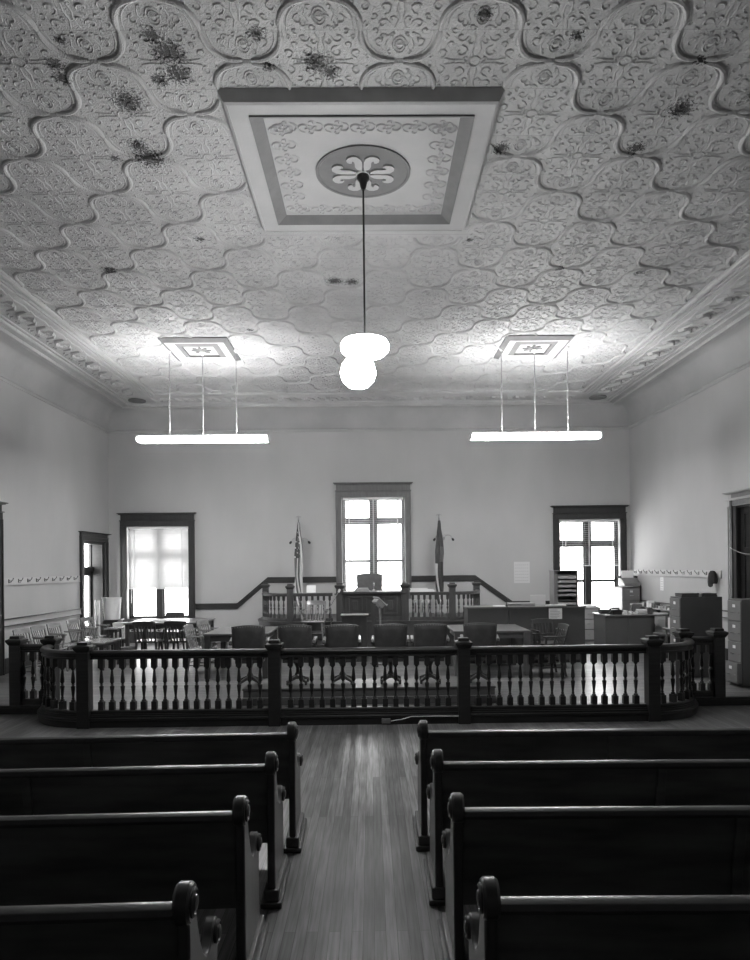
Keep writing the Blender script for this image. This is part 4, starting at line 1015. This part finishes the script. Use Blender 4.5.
# ------------------------------------------------------------------ right side furniture
ct=thing('long_counter','long dark grey counter cabinet right of centre with pale top','counter',(0,12.34,CF))
x0=QX(468,620,12.3); x1=QX(586,620,12.3); hc=1.08
seams=[x0,QX(509,620,12.3),QX(548,620,12.3),x1]
for a,b in zip(seams[:-1],seams[1:]):
    mb=MB(); mb.box(a+.004,b-.004,.0,.5,.06,hc-.03); mb.build('cabinet_section','steel_dark',ct,bevel=.006)
mb=MB(); mb.box(x0+.03,x1-.03,.04,.48,0,.06); mb.build('toe_kick','steel_black',ct)
mb=MB(); mb.box(x0-.02,x1+.01,-.02,.52,hc-.03,hc); mb.build('countertop','table_wood',ct,bevel=.004)
def notice(label, c, w_, h_, y, rows, name='notice', axis='y', grid=False, m_='paper'):
    r=thing(name,label,name.replace('_',' '),c); t=.003
    def bx(mb,a,b,z0,z1,t0,t1):
        if axis=='y': mb.box(a,b,-t1,-t0,z0,z1)
        else: mb.box(-t1,-t0,a,b,z0,z1)
    mb=MB(); bx(mb,-w_/2,w_/2,0,h_,0,t); mb.build('sheet',m_,r)
    mb=MB()
    for k in range(rows):
        z=h_*(.86-.74*k/max(1,rows-1)); 
        if grid:
            for q in range(7): bx(mb,-w_*.42+q*w_*.125,-w_*.42+q*w_*.125+w_*.06,z-.012,z+.004,t,t+.001)
        else: bx(mb,-w_*.4,w_*random.uniform(.15,.4),z-.006,z+.004,t,t+.001)
    mb.build('markings','grey_paper',r)
p=Q(555.5,619,12.3); notice('white handwritten notice taped to the front of the long counter',(p.x,12.3,p.z),.25,.2,0,6)
p=Q(522,583,D); notice('white wall calendar on the back wall above the counter',(p.x,D,p.z),.40,.54,0,6,'calendar',grid=True,m_='blind_tape')
p=Q(663,594,15.0); pw=None
notice('narrow white notice on the right wall below the peg rail',(WX,4303/(663-371),1.38),.16,.3,0,5,'notice','x')
# pigeonhole sorter
so=thing('paper_sorter','grey steel pigeonhole paper sorter standing on the long counter','sorter',(QX(563,600,12.6),12.55,CF+hc))
hs=QZ(563,571,12.55)-CF-hc; ws=.23
mb=MB(); mb.box(-ws,-ws+.07,-.16,.16,0,hs); mb.box(ws-.03,ws,-.16,.16,0,hs); mb.box(-ws-.01,ws+.01,-.17,.17,hs,hs+.012); mb.box(-ws+.07,ws-.03,.145,.16,0,hs); mb.build('case','steel_grey',so,bevel=.002)
for k in range(8):
    z=.02+(hs-.04)*k/7.6; mb=MB(); mb.box(-ws+.07,ws-.03,-.16,.145,z,z+.008); mb.build('shelf','steel_grey',so)
    if k<7 and k!=1:
        mb=MB(); mb.box(-ws+.08,ws-.04,-.165,.12,z+.008,z+.008+random.uniform(.035,.06)); mb.build('papers','grey_paper',so)
zc_=CF+hc
def pile(label,x,yy,z,n,w_,d_,m_='book_mid',th=.02,name='paper_stack',cat='papers'):
    mb=MB()
    for k in range(n):
        M=Matrix.Rotation(random.uniform(-.12,.12),4,'Z'); mb.box(-w_/2,w_/2,-d_/2,d_/2,k*th,k*th+th*.92,M)
    return tag(mb.build(name,m_,loc=(x,yy,z),bevel=.002),label,cat)
pile('low pile of folders on the counter, beneath the calendar',QX(520,605,12.55),12.55,zc_,3,.5,.3,'book_mid')
pile('white open papers on the counter near the calendar',QX(524,605,12.42)-.47,12.46,zc_,1,.22,.16,'paper')
pile('pale papers on the counter in front of the sorter',QX(555,605,12.4),12.352,zc_,3,.38,.05,'paper',.012)
mb=MB(); mb.box(-.15,.15,-.01,.01,0,.2); tag(mb.build('letter_tray','peg_board',loc=(QX(538,602,12.7),12.72,zc_),bevel=.003),'upright white letter tray on the counter left of the sorter','letter tray')
mb=MB(); mb.lathe([(.03,0),(.03,.02),(.008,.03),(.006,.12),(.02,.14),(.004,.17)],12); tag(mb.build('desk_stamp','dark_wood',loc=(QX(507,605,12.4),12.42,zc_)),'small upright rubber stamp near the left end of the counter','stamp')
# desk
dk_=thing('office_desk','dark steel desk with pale top by the right window','desk',(0,14.0,CF))
x0=QX(607,625,13.9); x1=QX(671,625,13.9); hd=.77
for a,b in ((x0,x0+(x1-x0)*.37),(x0+(x1-x0)*.37,x1-.35)):
    mb=MB(); mb.box(a+.003,b-.003,0,.03,.03,hd-.03); mb.build('front_panel','steel_dark',dk_,bevel=.003)
mb=MB(); mb.box(x0,x0+.03,.03,.72,.0,hd-.03); mb.build('side_panel','steel_dark',dk_); mb=MB(); mb.box(x1-.37,x1-.34,.0,.72,.0,hd-.03); mb.build('side_panel','steel_dark',dk_)
for q in (0,1):
    mb=MB(); mb.box(x1-.05,x1-.01,.02+q*.66,.06+q*.66,0,hd-.03); mb.build('leg','steel_dark',dk_)
mb=MB(); mb.box(x0-.02,x1,-.03,.76,hd-.03,hd); mb.build('desktop','table_wood',dk_,bevel=.006)
zd=CF+hd
# things on the desk
mb=MB(); mb.prism([(-.12,0),(.12,0),(.12,.03),(-.1,.11),(-.12,.1)],-.1,.1,'x'); te=mb.build('telephone','black_iron',loc=(QX(615.5,615,14.2),14.2,zd),bevel=.008); tag(te,'black desk telephone at the left of the steel desk','telephone')
mb=MB(); mb.bar((-.1,.06,.125),(.1,.06,.125),.035,.03); mb.cyl((-.09,.06,.09),(-.09,.06,.125),.025); mb.cyl((.09,.06,.09),(.09,.06,.125),.025); mb.build('handset','black_iron',te)
for k,(x,h_,m_,lb) in enumerate(((625.5,.09,'white_enamel','white mug on the steel desk, left of the steel-framed chair'),(630.5,.07,'paper','small pale cup on the steel desk below the chair back'),(650,.14,'steel_dark','dark cylindrical pencil cup on the steel desk'))):
    c=thing('cup',lb,'cup',(QX(x,615,14.15),14.15,zd)); mb=MB(); rr=.04 if k<2 else .06; mb.lathe([(rr*.85,0),(rr,h_),(rr*.88,h_),(rr*.75,.012)],18); mb.build('body',m_,c)
    if k<2: mb=MB(); mb.tube([(rr,0,h_*.8),(rr+.03,0,h_*.7),(rr+.03,0,h_*.35),(rr,0,h_*.25)],.007,6); mb.build('handle',m_,c)
pile('dark books lying on the steel desk left end',QX(606,612,14.5),14.5,zd,3,.28,.2,'book_dark',.03,'book_pile','books')
pile('scattered papers on the steel desk right of the pencil cup',QX(662,615,14.2),14.2,zd,2,.3,.2,'paper',.01)
mb=MB(); mb.box(-.13,.13,-.1,.1,0,.04); mb.prism([(-.1,.04),(.1,.04),(.06,.1),(-.08,.08)],-.11,.11,'x'); tag(mb.build('adding_machine','grey_paper',loc=(QX(642,615,14.3),14.3,zd),bevel=.006),'grey adding machine on the steel desk in front of the chair back','adding machine')
# steel chair behind the desk
sc2=thing('steel_chair','steel-framed office chair behind the steel desk, back rounded','chair',(QX(638.5,612,15.4),15.16,CF),PI)
mb=MB(); mb.prism([(-.22,-.22),(.22,-.22),(.22,.22),(-.22,.22)],.42,.48,'z'); mb.build('seat','steel_dark',sc2,bevel=.03)
mb=MB(); mb.tube([(-.17,-.2,.45),(-.18,-.24,.75),(-.16,-.25,.88),(-.11,-.25,.93),(.11,-.25,.93),(.16,-.25,.88),(.18,-.24,.75),(.17,-.2,.45)],.014); mb.build('back_frame','chrome',sc2)
mb=MB(); mb.box(-.15,.15,-.255,-.235,.66,.91); mb.build('backrest','steel_grey',sc2,bevel=.01)
for sx in (-1,1):
    for sy in (-1,1): mb=MB(); mb.cyl((sx*.18,sy*.18,.43),(sx*.2,sy*.2,0),.013); mb.build('leg','chrome',sc2)
# filing cabinets: drawers face the local -Y side
def cabinet(label, loc, rz, nd, m_='steel_grey', W=.38, Dp_=.68, h=1.32, opened=None, hand='chrome'):
    r=thing('filing_cabinet',label,'filing cabinet',loc,rz,'steel filing cabinets'); mb=MB()
    mb.box(-W/2,W/2,.0,Dp_,.03,h); mb.box(-W/2+.01,W/2-.01,.02,Dp_-.02,0,.03); mb.build('body','steel_dark',r,bevel=.004)
    dh=(h-.07)/nd
    for k in range(nd):
        o=.06 if opened==k else 0; z0=.05+dh*k
        mb=MB(); mb.box(-W/2+.012,W/2-.012,-.018-o,.0 if not o else -.001,z0+.006,z0+dh-.006); dr=mb.build('drawer',m_,r,bevel=.003)
        mb=MB(); zz=z0+dh*.42; mb.tube([(-.05,-.018-o,zz),(-.05,-.045-o,zz-.004),(.05,-.045-o,zz-.004),(.05,-.018-o,zz)],.006,6); mb.build('handle',hand,dr)
        mb=MB(); mb.box(-.035,.035,-.022-o,-.018-o,z0+dh*.66,z0+dh*.66+.045); mb.build('label_holder','paper',dr)
        mb=MB(); mb.cyl((W/2-.05,-.018-o,z0+dh*.42),(W/2-.05,-.028-o,z0+dh*.42),.008); mb.build('latch',hand,dr)
    return r
xr1=QX(681.5,650,10.6); c1=cabinet('four-drawer filing cabinet standing side-on behind the right railing curve',(xr1,10.6+.19,CF),-PI/2,4)
c1.location=(xr1-.0,10.79,CF)
xr2=QX(742.5,650,9.7); c2=cabinet('four-drawer filing cabinet at the right picture edge with bottom drawer ajar',(xr2,9.7+.19,CF),-PI/2,4,opened=0)
c3=cabinet('tall filing cabinet in the corner by the right window, machine on top',(QX(631.5,600,15.75),15.77,CF),0,4,h=1.30,W=.44)
zt5=CF+1.32
pile('flat dark binders on top of the side-on filing cabinet, left pile',xr1+.17,10.75,zt5,2,.28,.25,'book_dark',.03,'binder_pile','binders')
pile('flat dark binders on top of the side-on filing cabinet, right pile',xr1+.5,10.75,zt5,2,.22,.25,'book_dark',.03,'binder_pile','binders')
mb=MB(); mb.box(-.05,.05,-.03,.03,0,.05); tag(mb.build('white_carton','paper',loc=(xr1+.35,10.72,zt5)),'tiny white carton between the binders on the filing cabinet','carton')
ty=thing('typewriter','pale office machine with cover on top of the corner filing cabinet','typewriter',(QX(631,585,16.0)-.04,16.0,zt5+.004))
mb=MB(); mb.prism([(-.22,0),(.22,0),(.22,.17),(.05,.2),(-.2,.07)],-.2,.2,'x'); mb.build('body','steel_grey',ty,bevel=.015)
mb=MB(); mb.cyl((-.21,.1,.22),(.21,.1,.22),.03); mb.cyl((-.25,.1,.22),(-.21,.1,.22),.02); mb.cyl((.21,.1,.22),(.25,.1,.22),.02); mb.build('platen','black_iron',ty)
mb=MB(); mb.box(-.17,.12,.04,.06,.2,.38); mb.build('paper','paper',ty)
mb=MB(); mb.box(-.3,-.05,-.2,.15,.0,.01); mb.box(-.26,.2,-.21,-.1,.01,.02)
tag(mb.build('loose_papers','paper',loc=(QX(628,588,15.7)-.05,15.98,zt5-.018)),'loose white papers sticking out under the office machine','papers')
# low shelf and clutter along right wall
sh=thing('wall_shelf','narrow grey shelf along the right wall behind the desk','shelf',(WX-.14,14.3,.985))
mb=MB(); mb.box(-.09,.08,-1.3,1.3,-.02,0); mb.build('board','steel_grey',sh)
for q in (-1.2,-.4,.4,1.2): mb=MB(); mb.prism([(-.07,-.02),(.08,-.02),(.08,-.14)],q-.01,q+.01,'y'); mb.build('bracket','steel_dark',sh)
y=13.05; k=0
while y<15.4:
    t=random.uniform(.05,.11); hh=random.uniform(.05,.15); m_=random.choice(['book_dark','book_mid','paper','book_dark','grey_paper'])
    kind={'book_dark':'dark','book_mid':'grey','paper':'white','grey_paper':'pale grey'}[m_]
    mb=MB(); mb.box(-.07,.07,0,t,0,hh); o=mb.build('book',m_,loc=(WX-.145,y,.985),bevel=.002)
    tag(o,kind+' upright book in the row on the narrow shelf along the right wall','book','books on the right wall shelf'); y+=t+random.uniform(.03,.09); k+=1
mb=MB(); mb.box(-.14,.14,-.2,.2,0,.2); tag(mb.build('white_carton','box_white',loc=(WX-.62,12.6,CF+.6),bevel=.004),'white carton on the small stand behind the side-on filing cabinet','carton')
table('small dark stand holding the white carton near the right wall',WX-.85,WX-.4,12.35,12.85,CF,.6,'steel_dark','steel_dark',.03,.05,'stand',name='small_stand')
# dark office chair at right end of the desk
oc=thing('office_chair','dark office chair at the right end of the steel desk','chair',(QX(667,635,13.3),13.2,CF),PI*.6)
mb=MB(); mb.box(-.22,.22,-.22,.22,.40,.46); mb.build('seat','leather',oc,bevel=.02); mb=MB(); mb.box(-.2,.2,-.27,-.23,.5,.8); mb.build('backrest','leather',oc,bevel=.015)
mb=MB(); mb.box(-.03,.03,-.25,-.23,.38,.55); mb.cyl((0,0,.08),(0,0,.4),.025); mb.build('stem','black_iron',oc)
for q in range(5):
    a=q*2*PI/5; mb=MB(); mb.bar((0,0,.08),(.26*math.cos(a),.26*math.sin(a),.05),.04,.03); mb.cyl((.25*math.cos(a),.25*math.sin(a),0),(.25*math.cos(a),.25*math.sin(a),.05),.022); mb.build('foot','black_iron',oc)
# wooden low cupboard below the right window (between counter and desk)
lc=thing('low_cupboard','small pale cupboard below the right window between counter and desk','cupboard',(QX(590,630,15.6),15.9,CF))
mb=MB(); mb.box(-.28,.3,-.2,.2,0,.8); mb.build('body','pale_casing_wood',lc,bevel=.005); mb=MB(); mb.box(-.30,.32,-.22,.22,.8,.83); mb.build('top','peg_board',lc,bevel=.004)
for k in range(3): mb=MB(); mb.box(-.25,.27,-.215,-.2,.05+.25*k,.28+.25*k); d_=mb.build('drawer','wall_rail',lc,bevel=.003); mb=MB(); mb.cyl((0,-.215,.17+.25*k),(0,-.235,.17+.25*k),.015); mb.build('knob','brass',d_)
pile('white papers on the small cupboard below the right window',QX(590,616,15.8),15.85,CF+.83,3,.3,.2,'paper',.015)
# hat hanging on the peg rail end
ht=thing('cap','black cap hanging from the last peg by the right door','cap',(WX-.105,12.34,1.79))
mb=MB(); 
pr=[(.01,.06),(.05,.05),(.085,.0),(.10,-.08),(.105,-.16),(.09,-.19)]
mb.lathe([(r_,z) for r_,z in pr[::-1]],16,Matrix.Scale(.8,4,(1,0,0))); mb.build('crown','black_cloth',ht)
mb=MB(); mb.prism([(-.09,-.17),(.09,-.17),(.07,-.24),(0,-.26),(-.07,-.24)],-.05,-.035,'x'); mb.build('brim','black_cloth',ht)
# cord across right door
mb=MB(); P=[]
for k in range(13):
    t=k/12; P.append((WX-.085,11.9-1.5*t,QZ(730,545,11.9)-.18*math.sin(PI*t)))
mb.tube(P,.006,6); tag(mb.build('cord','wall_rail'),'thin pale cord hanging in a loop across the right door','cord')
for o in bpy.data.objects:
    if 'group' in o.keys() and o['group']=='' : del o['group']
